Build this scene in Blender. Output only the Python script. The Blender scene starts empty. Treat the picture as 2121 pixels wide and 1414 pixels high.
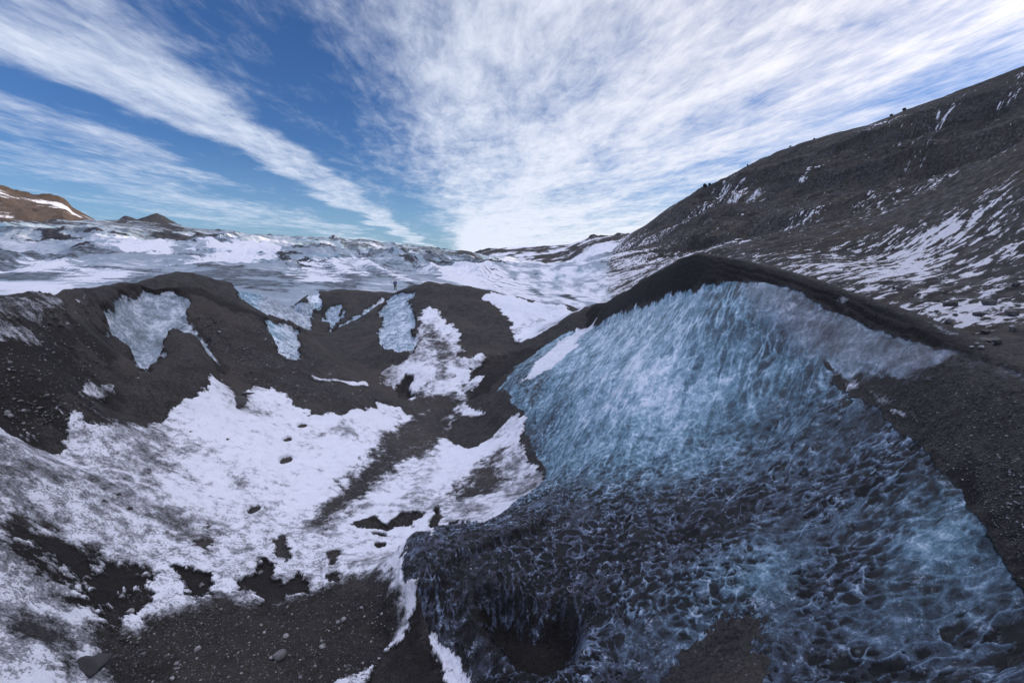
import bpy, math, random
import numpy as np
QUAL = 1.0
random.seed(7); rng = np.random.default_rng(7)
R = math.radians
scene = bpy.context.scene
C = scene.collection

# ------------------------------------------------------------------ camera
F = 943.0; TILT = R(10.04)          # focal length in photo pixels, tilt below the horizon
cd = bpy.data.cameras.new('camera'); cam = bpy.data.objects.new('camera', cd); C.objects.link(cam)
cd.sensor_width = 36; cd.lens = 36*F/2121; cd.clip_end = 20000; cd.clip_start = 0.05
cam.location = (0, 0, 0); cam.rotation_euler = (R(90)-TILT, 0, 0)
scene.camera = cam

# ------------------------------------------------------------------ light
SUN_AZ, SUN_EL = 72, 9.5            # clockwise from +Y, above the horizon
def nt_new(tree):
    tree.nodes.clear()
    def n(kind, *links, **props):
        nd = tree.nodes.new(kind)
        for k, v in props.items():
            if k.startswith('i_'):
                key = k[2:]; key = int(key) if key.isdigit() else key.replace('_', ' ')
                nd.inputs[key].default_value = v
            else: setattr(nd, k, v)
        for i, l in enumerate(links):
            if l is not None:
                if isinstance(l, (int, float)): nd.inputs[i].default_value = l
                else: tree.links.new(l, nd.inputs[i])
        return nd
    def m(op, a, b=None, c=None, clamp=False):
        nd = n('ShaderNodeMath', a, b, c); nd.operation = op; nd.use_clamp = clamp; return nd.outputs[0]
    def mix(f, a, b, blend='MIX'):
        nd = tree.nodes.new('ShaderNodeMix'); nd.data_type = 'RGBA'; nd.blend_type = blend
        for s, v in ((0, f), (6, a), (7, b)):
            if isinstance(v, (int, float)): nd.inputs[s].default_value = v
            elif isinstance(v, tuple): nd.inputs[s].default_value = (*v, 1) if len(v) == 3 else v
            else: tree.links.new(v, nd.inputs[s])
        return nd.outputs[2]
    def ramp(f, stops, interp='LINEAR'):
        nd = n('ShaderNodeValToRGB', f); cr = nd.color_ramp; cr.interpolation = interp
        while len(cr.elements) > 1: cr.elements.remove(cr.elements[-1])
        for i, (p, c) in enumerate(stops):
            e = cr.elements[0] if i == 0 else cr.elements.new(p)
            e.position = p
            e.color = (c, c, c, 1) if isinstance(c, (int, float)) else (*c, 1)
        return nd.outputs[0]
    def sstep(v, lo, hi):
        nd = n('ShaderNodeMapRange', v); nd.interpolation_type = 'SMOOTHSTEP'
        for k, x in ((1, lo), (2, hi), (3, 0.), (4, 1.)):
            if isinstance(x, (int, float)): nd.inputs[k].default_value = x
            else: tree.links.new(x, nd.inputs[k])
        return nd.outputs[0]
    return n, m, mix, ramp, sstep

world = bpy.data.worlds.new("World"); scene.world = world; world.use_nodes = True
n, m, mix, ramp, sstep = nt_new(world.node_tree)
sky = n('ShaderNodeTexSky', sky_type='NISHITA', sun_disc=False, sun_elevation=R(SUN_EL), sun_rotation=R(SUN_AZ),
        altitude=300, air_density=1.0, dust_density=0.3, ozone_density=2.0)
tc = n('ShaderNodeTexCoord')
# the cirrus layer is flat and high: each direction is carried onto that layer
VPAZ = R(-6.4)
rot = n('ShaderNodeVectorRotate', tc.outputs['Generated'], rotation_type='Z_AXIS', i_Angle=-VPAZ*-1)
sep = n('ShaderNodeSeparateXYZ', rot.outputs[0])
zz = m('MAXIMUM', m('ADD', sep.outputs[2], 0.012), 0.012)
W = m('DIVIDE', sep.outputs[0], zz); A = m('DIVIDE', sep.outputs[1], zz)
t = m('ADD', m('DIVIDE', m('ARCTANGENT', W), math.pi), 0.5)
la = m('LOGARITHM', m('ADD', m('ABSOLUTE', A), 1.0), 2.718)
# big warp of the bands
cw = n('ShaderNodeCombineXYZ', W, A)
wn = n('ShaderNodeTexNoise', cw.outputs[0], i_Scale=0.35, i_Detail=5.0)
tw = m('ADD', t, m('MULTIPLY', m('SUBTRACT', wn.outputs[0], 0.5), 0.15))
bias = ramp(tw, [(0.0, .28), (.05, .26), (.075, .52), (.095, .62), (.118, .22), (.132, .14), (.155, .80), (.185, .78),
                 (.212, .30), (.27, .26), (.33, .40), (.40, .60), (.47, .76), (.60, .84), (.72, .92), (.85, .80), (.9, .60), (1, .70)], 'EASE')
def streak(sw, sa, scale, detail, rough, dist=0.0, off=0.0):
    c = n('ShaderNodeCombineXYZ', m('MULTIPLY', W, sw), m('MULTIPLY', A, sa), off)
    t_ = n('ShaderNodeTexNoise', c.outputs[0], i_Scale=scale, i_Detail=detail, i_Roughness=rough, i_Distortion=dist)
    return t_.outputs[0]
s1 = streak(1.0, 0.34, 1.6, 8, .62, .35)
s2 = streak(1.5, .8, 3.0, 8, .60, .45, 4.)
s3 = streak(2.5, .80, 4.0, 12, .72, .5, 9.)
dens = m('ADD', m('MULTIPLY', m('SUBTRACT', s1, .5), 1.25), m('MULTIPLY', m('SUBTRACT', s2, .5), .70))
dens = m('ADD', dens, m('MULTIPLY', m('SUBTRACT', s3, .5), .75))
dens = m('ADD', dens, bias)
dens = m('ADD', dens, m('MULTIPLY', m('MULTIPLY', sstep(sep.outputs[2], .16, .0), sstep(t, .42, .6)), .5))
over = sstep(sep.outputs[2], .50, .80)  # unseen cloud overhead, thickened and brightened to light the snow
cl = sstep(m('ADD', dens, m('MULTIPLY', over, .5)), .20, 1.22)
# sky glow towards the hidden sun
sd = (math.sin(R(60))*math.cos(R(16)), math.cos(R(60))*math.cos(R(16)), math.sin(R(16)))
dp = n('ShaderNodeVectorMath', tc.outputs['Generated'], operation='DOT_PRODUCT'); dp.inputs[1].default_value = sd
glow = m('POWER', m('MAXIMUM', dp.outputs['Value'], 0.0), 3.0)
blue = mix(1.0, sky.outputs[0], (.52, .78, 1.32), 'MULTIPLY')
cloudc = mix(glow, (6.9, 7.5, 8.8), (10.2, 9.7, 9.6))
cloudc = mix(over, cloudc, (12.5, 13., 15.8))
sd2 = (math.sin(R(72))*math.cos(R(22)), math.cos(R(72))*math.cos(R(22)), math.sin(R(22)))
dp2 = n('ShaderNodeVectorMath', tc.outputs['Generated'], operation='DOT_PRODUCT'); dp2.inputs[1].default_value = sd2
cloudc = mix(m('POWER', m('MAXIMUM', dp2.outputs['Value'], 0.0), 14.0), cloudc, (20., 18.8, 17.6))  # extra glow lobe by the hidden sun, added for soft light from the right
hz = sstep(sep.outputs[2], .22, -.01)
blue = mix(m('MULTIPLY', hz, .45), blue, (3.4, 5.4, 8.0))
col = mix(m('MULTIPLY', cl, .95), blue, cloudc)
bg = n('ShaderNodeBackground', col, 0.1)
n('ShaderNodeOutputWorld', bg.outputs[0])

sl = bpy.data.lights.new('sun', 'SUN'); so = bpy.data.objects.new('sun', sl); C.objects.link(so)
sl.energy = 4.5; sl.angle = R(0.5); sl.color = (1, .83, .62)
so.rotation_euler = (R(90-SUN_EL), 0, R(180-SUN_AZ)); so.location = (50, 20, 60)
vs = scene.view_settings; vs.view_transform = 'Standard'; vs.look = 'None'; vs.gamma = 1; vs.exposure = 0.2
scene.cycles.max_bounces = 6

# ------------------------------------------------------------------ tagging
def tag(o, label=None, cat=None, group=None, kind=None):
    for k, v in (('label', label), ('category', cat), ('group', group), ('kind', kind)):
        if v: o[k] = v
    return o

# ------------------------------------------------------------------ geometry helpers
CT, ST = math.cos(TILT), math.sin(TILT)
def ray(px, py):
    """photo pixel -> (azimuth, slope z/r)"""
    u = (px-1060.5)/F; v = (707-py)/F
    Y = CT+ST*v; Z = -ST+CT*v
    return math.atan2(u, Y), Z/math.hypot(u, Y)
TAB = rng.random((256, 256)).astype(np.float32)
def vnoise(x, y, s=0):
    xf = np.floor(x); yf = np.floor(y)
    fx = (x-xf).astype(np.float32); fy = (y-yf).astype(np.float32)
    xi = (xf.astype(np.int64)+s*37) & 255; yi = (yf.astype(np.int64)+s*91) & 255
    x1 = (xi+1) & 255; y1 = (yi+1) & 255
    fx = fx*fx*(3-2*fx); fy = fy*fy*(3-2*fy)
    a = TAB[yi, xi]; b = TAB[yi, x1]; c = TAB[y1, xi]; d = TAB[y1, x1]
    ab = a+(b-a)*fx
    return ab+((c+(d-c)*fx)-ab)*fy
def fbm(x, y, octs=5, rough=.5, s=0, lac=2.03):
    r = 0; a = 1; t = 0
    for k in range(octs):
        r = r+a*vnoise(x, y, s+k); t += a; a *= rough
        x, y = x*lac*.8-y*lac*.6+3.1, x*lac*.6+y*lac*.8+1.7
    return r/t-.5
def ridged(x, y, octs=4, rough=.5, s=0):
    r = 0; a = 1; t = 0
    for k in range(octs):
        r = r+a*(1-np.abs(2*vnoise(x, y, s+k)-1)); t += a; a *= rough
        x, y = x*1.6-y*1.2+3.1, x*1.2+y*1.6+1.7
    return r/t
def sm(x, lo, hi):
    t = np.clip((x-lo)/(hi-lo), 0, 1); return t*t*(3-2*t)

# ------------------------------------------------------------------ the lie of the land: control points (azimuth, ln r) -> z/r
CP = []
def P(px, py, r): a, q = ray(px, py); CP.append((a, math.log(r), q))
def PW(az, r, z): CP.append((R(az), math.log(r), z/r))
def line(pts, back=(), step=28, skip_front=False):
    """polyline of (px, py, r); back = [(r factor, dz)] lays the ground behind a crest"""
    for i in range(len(pts)-1):
        x0, y0, r0 = pts[i]; x1, y1, r1 = pts[i+1]
        k = max(1, int(math.hypot(x1-x0, y1-y0)/step))
        for j in range(k+(i == len(pts)-2)):
            f = j/k; x = x0+(x1-x0)*f; y = y0+(y1-y0)*f; r = math.exp(math.log(r0)*(1-f)+math.log(r1)*f)
            a, q = ray(x, y)
            if not skip_front: CP.append((a, math.log(r), q))
            for fr, dz in back: CP.append((a, math.log(r*fr), (q*r+dz)/(r*fr)))
# left ridge
line([(-60,612,16.5),(0,605,18),(100,600,20),(180,590,22),(260,585,24)], [(1.12,-.9),(1.5,-3.5)])
line([(260,578,27),(330,570,29),(400,574,31),(480,590,33),(560,605,33.5),(600,625,33.5),(640,648,33)], [(1.07,-1.3),(1.3,-5)])
line([(270,597,23.5),(330,592,24),(390,592,24.5),(450,616,24.5),(520,640,24.5),(570,656,25),(620,680,26),(650,695,28)], [(1.06,-1.0)])
line([(500,628,29),(570,658,30),(605,668,31),(645,688,31)])                       # foot of the ice wall
# block behind the crevasse
line([(620,612,44),(650,600,46),(700,598,47),(780,604,48),(830,606,50)], [(1.08,-1.2),(1.3,-3)])
line([(632,640,38),(665,650,38),(700,665,37)]); line([(655,668,35),(668,690,33)])
# middle hill
line([(815,612,40),(850,592,38),(880,580,37),(930,583,36),(1000,599,35),(1100,619,34),(1180,632,33),(1225,642,32)], [(1.1,-2.0),(1.5,-5)])
line([(790,625,40),(750,648,38),(710,675,34),(690,692,31)])
line([(860,620,34),(870,700,27.5),(880,770,23.5)]); line([(1000,680,29),(1040,740,25)])
line([(900,640,32),(960,700,27),(1000,760,23.5)]); line([(780,690,29.5),(800,740,26)])
line([(1100,690,29),(1150,670,30)])
# channel between ridge and hill
line([(660,695,31),(700,712,29),(740,755,26),(790,803,23.3),(835,832,21.5)])
line([(600,700,23.5),(680,745,23),(740,790,21.8),(800,828,20.6)])
line([(560,740,21.5),(640,800,19.8),(720,838,19)])
# left ridge front slope, with the hollowed ice patch and the bulge beside it
line([(230,640,21.6),(300,640,23.2),(370,625,23.4)]); line([(240,700,21.0),(300,700,21.8)]); P(290,765,19.6)
line([(345,720,19.6),(370,692,20.0),(400,690,20.6)]); line([(350,790,17.6),(400,760,18.3),(430,740,19)])
line([(400,655,22.8),(430,700,22),(462,770,20)]); line([(480,680,22.6),(500,760,20.5)])
line([(60,650,17.6),(120,700,17.2)]); line([(60,760,14.6),(170,760,17)]); P(200,830,16)
# bowl
for a in [(0,900,12),(0,1020,10.3),(0,1150,9),(0,1300,7.8),(0,1414,7.1),(120,950,13),(300,870,16.4),(450,800,19),(560,820,18.8),
          (500,950,14.6),(300,1000,12.6),(120,1100,10.2),(650,880,17.8),(800,860,19.5),(700,980,14.6),(500,1080,11.6),(300,1150,10.1),
          (150,1250,8.8),(900,900,17.8),(930,830,21),(960,870,19.2),(880,1000,13.6),(1000,960,14.6),(1020,880,18),(750,1100,10.9),(600,1180,9.6),(400,1250,8.7),
          (250,1330,8.1),(700,1250,8.3),(850,1150,9.5),(800,1330,7.4),(500,1350,7.4),(300,1410,7.5),(700,1414,6.6),(1040,820,20.3),(960,790,22.5)]: P(*a)
# the blue ice mound: crest, foot of the ash cap, toe, face
crest = [(1200,649,30),(1238,630,26),(1266,611,23.2),(1306,592,20.2),(1351,562,18),(1374,551,17.2),(1407,531,16),(1441,521,15.2),(1483,526,14.4),(1530,536,13.6),(1578,547,13),(1634,561,12.4),(1705,583,11.8),(1761,603,11.2),(1832,626,10.6),(1889,646,10.1),(1931,664,9.7),(2002,692,9.1),(2058,719,8.7),(2121,749,8.3),(2230,795,7.6)]
line(crest, [(1.04,-.25)], step=9); line(crest, [(1.18,-1.6),(1.6,-3.2)], step=28, skip_front=True)
lowc = [(1228,677,24.5),(1279,651,20.5),(1332,628,17.6),(1389,609,15.7),(1417,603,14.9),(1464,587,13.8),(1492,582,13.3),(1540,583,12.7),(1592,586,12.1),(1648,599,11.5),(1719,639,10.9),(1761,653,10.4),(1804,675,9.9),(1860,695,9.3),(1917,711,8.8),(1988,726,8.35),(2044,746,8.0),(2121,776,7.6),(2230,822,7.1)]
line(lowc, step=9)
line([(1230,672,25),(1150,722,22.3),(1060,790,20),(1035,850,18.3),(1080,900,15.6),(1100,950,13.6),(1128,985,12.3)], step=40)
line([(1128,1000,11.6),(1080,1036,10.7),(1000,1085,9.5),(960,1092,9.3),(905,1098,9.1),(860,1112,8.9),(838,1150,8.4),(834,1215,7.7),(868,1240,7.4),(890,1330,6.7),(955,1414,6.0)], step=40)
for a in [(1400,700,13),(1600,700,11),(1300,750,14),(1300,800,12.2),(1500,800,10.6),(1750,800,9),(1200,900,12.2),(1400,900,10),(1600,900,8.9),(1850,900,7.6),
          (1200,800,15),(1150,1050,9.2),(1400,1050,7.8),(1650,1050,7),(1950,1050,6.1),(1000,1200,7.0),(1250,1200,6.4),(1500,1200,5.9),(1800,1200,5.5),(2121,1200,5.2),
          (1100,1414,5),(1300,1414,4.8),(1600,1414,4.6),(1900,1414,4.4),(2121,1414,4.2),(1970,870,7.2),(2121,980,6.2),(1100,1280,6.1),(1180,1290,6.0),(1120,1200,6.9)]: P(*a)
# out of frame, near
for az, z in [(-70,-4.4),(-45,-5),(-20,-5.6),(0,-5.2),(20,-4.6),(40,-3.2),(60,-2.2),(80,-1.6)]:
    PW(az, 3.2, z*.93); PW(az, 2.0, z*.9)
for az, r, z in [(-75,8,-3.6),(-75,14,-1.5),(-75,20,-1),(-75,30,-3.5),(62,4.5,-1.7),(62,6.6,-1.0),(75,6,-.9),(90,6,-.8),(75,9,-3),(75,20,-4),(110,10,-2),(110,30,2)]: PW(az, r, z)
# valley behind the mound, moraine and the right-hand mountain
for az, r, z in [(18,40,-6.5),(14,60,-7),(24,34,-6),(34,26,-5),(44,20,-4.4),(54,18,-4.2),(16,90,-8),(20,60,-6.8)]: PW(az, r, z)
line([(1240,610,110),(1300,575,125),(1400,540,130)]); line([(1480,520,110),(1600,530,85),(1700,572,62),(1800,612,48)])
line([(1850,640,42),(1930,672,34),(2020,700,29),(2121,712,26)])
line([(1800,540,85),(1900,560,66),(2000,590,54),(2121,620,44)])
line([(1260,545,330),(1330,500,330),(1420,475,250),(1550,480,170),(1700,470,130),(1850,450,110),(2000,440,95),(2121,430,85)])
line([(1400,420,430),(1550,400,330),(1700,370,270),(1850,340,220),(2121,300,170)])
line([(1235,560,520),(1255,535,600),(1290,490,640),(1350,458,600),(1400,420,570),(1470,388,520),(1550,357,480),(1650,313,430),(1750,277,390),(1860,248,350),(1960,211,325),(2040,178,300),(2121,141,285),(2230,95,270)], [(1.06,-6),(1.4,-40),(2.5,-60)])
for az, r, z in [(60,40,-2),(75,40,0),(95,40,3),(60,100,25),(75,100,28),(95,100,25),(115,100,20),(60,230,82),(75,215,88),(95,215,85),(115,220,80),(60,400,60),(75,400,60),(95,400,60),(115,400,60),(75,900,20),(115,900,20)]: PW(az, r, z)
# glacier
line([(-60,462,520),(0,462,540),(120,464,560),(210,466,580),(245,462,590),(265,452,590),(285,462,580),(300,458,560),(332,449,560),(360,464,550),(400,478,560),(450,486,600),(520,492,680),(600,499,760),(662,507,820),(690,500,840),(722,515,860),(760,510,860),(830,512,880),(880,518,900),(940,525,900),(985,529,860)], [(1.1,-6),(1.6,-40)])
line([(-60,500,330),(0,500,330),(200,498,340),(400,505,330),(600,520,360),(800,528,400),(950,536,420)], step=60)
line([(-60,560,130),(0,560,130),(150,555,135),(300,552,140),(450,556,140),(600,565,125),(760,570,120),(900,560,170),(1000,556,230)], step=60)
line([(0,590,75),(200,585,80),(480,584,88),(600,597,78),(700,592,86),(819,600,82),(900,578,110)], step=60)
line([(985,529,620),(1040,548,420),(1100,566,250),(1150,590,170),(1215,612,110)], step=40)
line([(1040,600,95),(1120,612,85),(1200,630,72)], step=40)
line([(1060,532,1000),(1120,545,800),(1180,556,600),(1225,566,450)], [(1.6,-20)], step=40)
PW(-75,80,-4); PW(-75,300,8); PW(-75,600,40); PW(0,1500,-30); PW(-40,1500,-10); PW(-75,1500,0); PW(10,1500,-40)
CPa = np.array(CP, dtype=np.float64)
# merge near-coincident points
keep = []
seen = {}
for i, (a, b, q) in enumerate(CPa):
    k = (round(a/.0045), round(b/.006))
    if k in seen: continue
    seen[k] = 1; keep.append(i)
CPa = CPa[keep]
K = np.hypot(CPa[:, None, 0]-CPa[None, :, 0], CPa[:, None, 1]-CPa[None, :, 1])
N = len(CPa)
M = np.zeros((N+1, N+1)); M[:N, :N] = -K-1e-4*0+np.eye(N)*1e-3; M[N, :N] = 1; M[:N, N] = 1
wts = np.linalg.solve(M, np.append(CPa[:, 2], 0))
TH0, TH1, DTH = R(-80), R(125), R(.34)
RH0, RH1, DRH = .55, 7.5, .0125
gth = np.arange(TH0, TH1, DTH); grh = np.arange(RH0, RH1, DRH)
GQ = np.zeros((len(grh), len(gth)))
for i, b in enumerate(grh):
    d = np.hypot(gth[:, None]-CPa[None, :, 0], b-CPa[None, :, 1])
    GQ[i] = -(d@wts[:N])+wts[N]
def blur(g):
    p = np.pad(g, 1, mode='edge'); g = .25*p[:-2, 1:-1]+.5*p[1:-1, 1:-1]+.25*p[2:, 1:-1]
    p = np.pad(g, 1, mode='edge'); return .25*p[1:-1, :-2]+.5*p[1:-1, 1:-1]+.25*p[1:-1, 2:]
GQ = blur(GQ)
def interp_axis(g, x, axis):
    if axis == 1: return interp_axis(g.T, x, 0).T
    i = np.clip(np.floor(x).astype(int), 1, g.shape[0]-3); f = (x-i)[:, None]
    a, b, c, d = g[i-1], g[i], g[i+1], g[i+2]
    return b+.5*f*(c-a+f*(2*a-5*b+4*c-d+f*(3*(b-c)+d-a)))
def on_ground(px, py, rmin=2.2):
    """where the line of sight through a photo pixel meets the land -> (azimuth, ln r)"""
    a, q = ray(px, py)
    j = (a-TH0)/DTH; j0 = int(np.clip(math.floor(j), 0, len(gth)-2)); f = j-j0
    colq = GQ[:, j0]*(1-f)+GQ[:, j0+1]*f
    i0 = max(0, int((math.log(rmin)-RH0)/DRH))
    hit = np.nonzero(colq[i0:] >= q)[0]
    if len(hit) == 0:
        i = i0+int(np.argmax(colq[i0:])); return a, grh[i]
    i = i0+hit[0]
    if i <= i0: return a, grh[i]
    g = (q-colq[i-1])/(colq[i]-colq[i-1])
    return a, grh[i-1]+g*DRH

# fine grid
def seg(a, b, s): return np.arange(a, b, s)
th = np.concatenate([seg(-78, -58, .6), seg(-58, 58, .082/QUAL), seg(58, 122, .6)])*math.pi/180
rh = np.concatenate([seg(math.log(2.2), math.log(4), .006/QUAL), seg(math.log(4), math.log(52), .00205/QUAL), seg(math.log(52), math.log(700), .0042/QUAL), seg(math.log(700), math.log(1500), .01)])
Q = interp_axis(interp_axis(GQ, (rh-RH0)/DRH, 0), (th-TH0)/DTH, 1).astype(np.float32)
NR, NT = Q.shape
TH = np.broadcast_to(th.astype(np.float32)[None, :], Q.shape); RH = np.broadcast_to(rh.astype(np.float32)[:, None], Q.shape)
RR = np.exp(RH); X = RR*np.sin(TH); Y = RR*np.cos(TH); Z = Q*RR
print('grid', NR, NT, 'cps', N)

# ------------------------------------------------------------------ ground cover maps (plan space)
snow = np.zeros_like(Q); ice = np.zeros_like(Q); tone = np.full_like(Q, .6); grey = np.zeros_like(Q); dark = np.zeros_like(Q)
thd = TH; 
edgeN = fbm(TH*38, RH*38, 7, .74, 3)*1.5          # raggedness of every outline, finer towards the eye like the land itself
def poly_sd(pts, pad):
    P_ = np.array(pts); a0, b0 = P_.min(0)-pad; a1, b1 = P_.max(0)+pad
    j0, j1 = np.searchsorted(th, [a0, a1]); i0, i1 = np.searchsorted(rh, [b0, b1])
    if j1 <= j0 or i1 <= i0: return None
    x = TH[i0:i1, j0:j1]; y = RH[i0:i1, j0:j1]
    d = np.full(x.shape, 1e9, np.float32); ins = np.zeros(x.shape, bool)
    for k in range(len(P_)):
        (ax, ay), (bx, by) = P_[k], P_[(k+1) % len(P_)]
        ex, ey = bx-ax, by-ay; L = ex*ex+ey*ey+1e-12
        t = np.clip(((x-ax)*ex+(y-ay)*ey)/L, 0, 1)
        dx = x-ax-t*ex; dy = y-ay-t*ey; d = np.minimum(d, dx*dx+dy*dy)
        if ay != by: ins ^= ((ay > y) != (by > y)) & (x < (bx-ax)*(y-ay)/(by-ay)+ax)
    return (slice(i0, i1), slice(j0, j1)), np.where(ins, 1, -1)*np.sqrt(d)
def mask(pts, soft, rag, rmin=2.2):
    w = [on_ground(x, y, rmin) for x, y in pts]
    rag = rag*1.7; r_ = poly_sd(w, soft+rag*1.5+.01)
    if r_ is None: return None
    sl_, sd = r_
    return sl_, sm(sd+edgeN[sl_]*rag*2, -soft, soft)
def cover(field, val, pts, soft=.006, rag=.014, rmin=2.2, strength=1):
    r_ = mask(pts, soft, rag, rmin)
    if r_ is None: print('empty cover', pts[0]); return
    s_, mm = r_; mm = mm*strength
    field[s_] += (val-field[s_])*mm
    return r_
def z1(*p): return [(x/2.571, y/2.571+350) for x, y in p]
def z2(*p): return [(600+x/2.829, y/2.829+450) for x, y in p]
def z3(*p): return [(1200+x/2.02, y/2.02+100) for x, y in p]
def z4(*p): return [(x/2.3025, y/2.3025+800) for x, y in p]
def z5(*p): return [(700+x/2.507, y/2.507+850) for x, y in p]
def z6(*p): return [(1300+x/2.507, y/2.507+850) for x, y in p]

# --- ice
cover(ice, 1, z1((640,690),(750,635),(920,640),(1015,690),(950,735),(965,785),(985,830),(900,870),(870,920),(860,980),(790,1040),(730,1085),(700,1010),(685,930),(640,910),(580,895),(535,850),(560,780),(600,750)), .004, .010)
cover(ice, .55, z1((985,790),(1060,850),(1110,930),(1180,1040),(1100,980),(1040,900),(960,850)), .006, .006)
cover(ice, 1, z1((1430,790),(1500,800),(1570,830),(1590,900),(1600,960),(1615,1000),(1580,1020),(1540,1000),(1480,950),(1460,910),(1420,850)), .004, .008)
cover(ice, 1, z1((1225,610),(1300,618),(1400,636),(1500,670),(1600,708),(1665,745),(1660,850),(1610,835),(1560,800),(1450,760),(1380,735),(1290,690),(1250,650)), .004, .006, 27.5)
cover(ice, 1, z1((1590,690),(1640,655),(1700,660),(1725,730),(1690,750),(1640,730)), .003, .005, 33)
cover(ice, 1, z2((205,540),(240,505),(295,510),(290,580),(320,540),(300,600),(250,660),(215,680),(235,630),(200,610)), .003, .005, 30)
cover(ice, 1, z2((640,440),(720,430),(715,460),(680,480),(720,485),(735,560),(730,640),(715,660),(740,720),(730,790),(650,805),(560,780),(520,740),(510,690),(530,640),(540,600),(510,555),(560,510),(480,540),(400,590),(340,620),(260,665),(280,640),(350,590),(440,530),(560,470)), .003, .007)
IM = [(x, y) for x, y, r in lowc[:8]]+[(1565,620),(1600,650),(1650,690),(1700,740),(1730,785),(1780,822),(1830,852),(1880,900),(1920,935),(1960,985),(2000,1040),(2050,1105),(2080,1155),(2100,1190),(2125,1225),(2260,1480),(1800,1600),(1100,1560),(990,1480),(955,1414),(930,1380),(890,1330),(872,1250),(862,1217),(832,1222),(838,1130),(860,1110),(900,1100),(960,1092),(1000,1085),(1040,1065),(1080,1035),(1126,1000),(1130,975),(1115,950),(1100,920),(1090,880),(1085,850),(1060,830),(1040,805),(1080,755),(1130,712),(1180,685)]
cover(ice, 1, IM, .004, .0028)
cover(ice, .5, [(1035,800),(1100,735),(1180,690),(1150,760),(1110,850),(1130,960),(1090,920),(1080,850)], .02, .02)
zc1 = lambda *p: [(1521+x/3.535, 500+y/3.535) for x, y in p]
GI = [(x, y) for x, y, r in lowc[7:]]+zc1((2600,1140),(2121,1030),(1900,1000),(1700,930),(1550,880),(1430,920),(1290,970),(1200,990),(1080,950),(900,935),(860,990),(760,960),(640,850),(480,740),(300,590),(150,500),(60,330))
cover(ice, .85, GI, .006, .001); cover(ice, .30, zc1((1380,1010),(1420,880),(1500,760),(1700,800),(2121,960),(2600,1100),(2600,1300),(2121,1100),(1700,1000)), .05, .01); cover(ice, .42, zc1((760,960),(860,930),(1050,900),(1290,930),(1430,900),(1430,1010),(1200,1060),(900,1020)), .02, .01); cover(grey, .72, GI, .02, .004)
cover(grey, .7, z1((500,620),(1050,620),(1200,1060),(700,1100),(500,900)), .02, .02)
cover(grey, .6, z2((-60,500),(140,500),(140,860),(-60,860)), .01, .01); cover(grey, .45, z2((180,420),(760,420),(760,820),(180,820)), .01, .01)
cover(grey, .75, z1((1200,590),(1670,700),(1670,860),(1400,760)), .01, .01, 27.5)
cover(ice, .12, z5((740,930),(820,925),(930,960),(1080,1010),(1150,985),(1240,1080),(1235,1200),(1180,1290),(1080,1340),(950,1290),(870,1180),(760,1030)), .03, .03)
cover(ice, .05, z6((460,1070),(620,1060),(700,1100),(690,1230),(720,1414),(720,1500),(180,1500),(200,1414),(240,1270),(380,1150)), .02, .02)
CAP = [(x, y) for x, y, r in crest]+[(x, y) for x, y, r in lowc][::-1]
cover(dark, 1, CAP, .006, .003)
cover(dark, .75, [(-200,640),(120,640),(200,620),(250,650),(220,760),(250,860),(180,900),(100,960),(-200,900)], .04, .05)
cover(dark, .8, [(240,600),(400,590),(470,625),(560,660),(650,695),(640,700),(560,676),(460,640),(400,610),(300,608)], .008, .008)
cover(dark, .8, [(430,700),(462,775),(500,840),(470,800),(440,760)], .01, .01)
cover(dark, .9, z4((90,700),(260,740),(500,860),(720,930),(690,1000),(600,1130),(470,1090),(280,960),(100,850)), .02, .03)
cover(dark, .9, z4((1140,940),(1220,880),(1270,800),(1500,860),(1500,1000),(1270,1060)), .01, .01); cover(dark, .9, z4((800,850),(1050,880),(1020,1040),(880,1020)), .01, .01)
cover(dark, .7, z5((425,930),(440,1000),(455,1140),(500,1290),(570,1414),(600,1600),(100,1600),(150,1414),(220,1290),(330,1180)), .02, .02)
cover(dark, .9, z5((740,930),(820,925),(930,960),(1080,1010),(1150,985),(1240,1080),(1235,1200),(1180,1290),(1080,1340),(950,1290),(870,1180),(760,1030)), .03, .02)
cover(dark, .5, z4((300,1140),(850,1070),(1650,900),(1900,1000),(1900,1600),(300,1600)), .04, .03)
cover(dark, .85, [(1920,940),(1990,960),(2070,1060),(2140,1130),(2140,1250),(2080,1150),(1990,1020)], .02, .02)
cover(dark, .7, z2((1060,880),(1160,800),(1400,760),(1780,640),(1700,740),(1400,840),(1260,960),(1060,1080)), .02, .02)
# --- snow on the near ground
BS = [(-200,860),(0,880),(50,915),(125,935),(150,890),(170,880),(230,880),(280,890),(345,870),(350,845),(405,820),(440,800),(457,776),(470,790),(480,815),(497,832),(510,812),(525,800),(560,805),(590,815),(600,835),(640,850),(640,862),(700,858),(745,850),(790,835),(830,838),(862,862),(910,900),(935,905),(1000,868),(1078,850),(1084,856),(1080,900),(1088,960),(1130,975),(1128,1000),(1080,1036),(1040,1066),(1000,1086),(960,1093),(905,1090),(895,1120),(855,1112),(838,1150),(830,1220),(866,1217),(862,1300),(845,1330),(810,1352),(790,1360),(760,1500),(200,1500),(-100,1500),(-250,1300)]
cover(snow, .90, BS, .004, .010)
cover(snow, .88, z2((820,515),(880,560),(900,600),(960,650),(1010,700),(975,740),(1000,770),(980,820),(1050,825),(1130,790),(1140,850),(1060,900),(1060,950),(1170,915),(1110,980),(1050,1040),(1040,1100),(1110,1130),(1160,1150),(1070,1175),(1000,1165),(960,1200),(930,1270),(800,1250),(700,1080),(600,1000),(510,940),(560,900),(640,870),(700,820),(745,760),(740,700),(770,640),(750,600),(780,550)), .004, .010)
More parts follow.
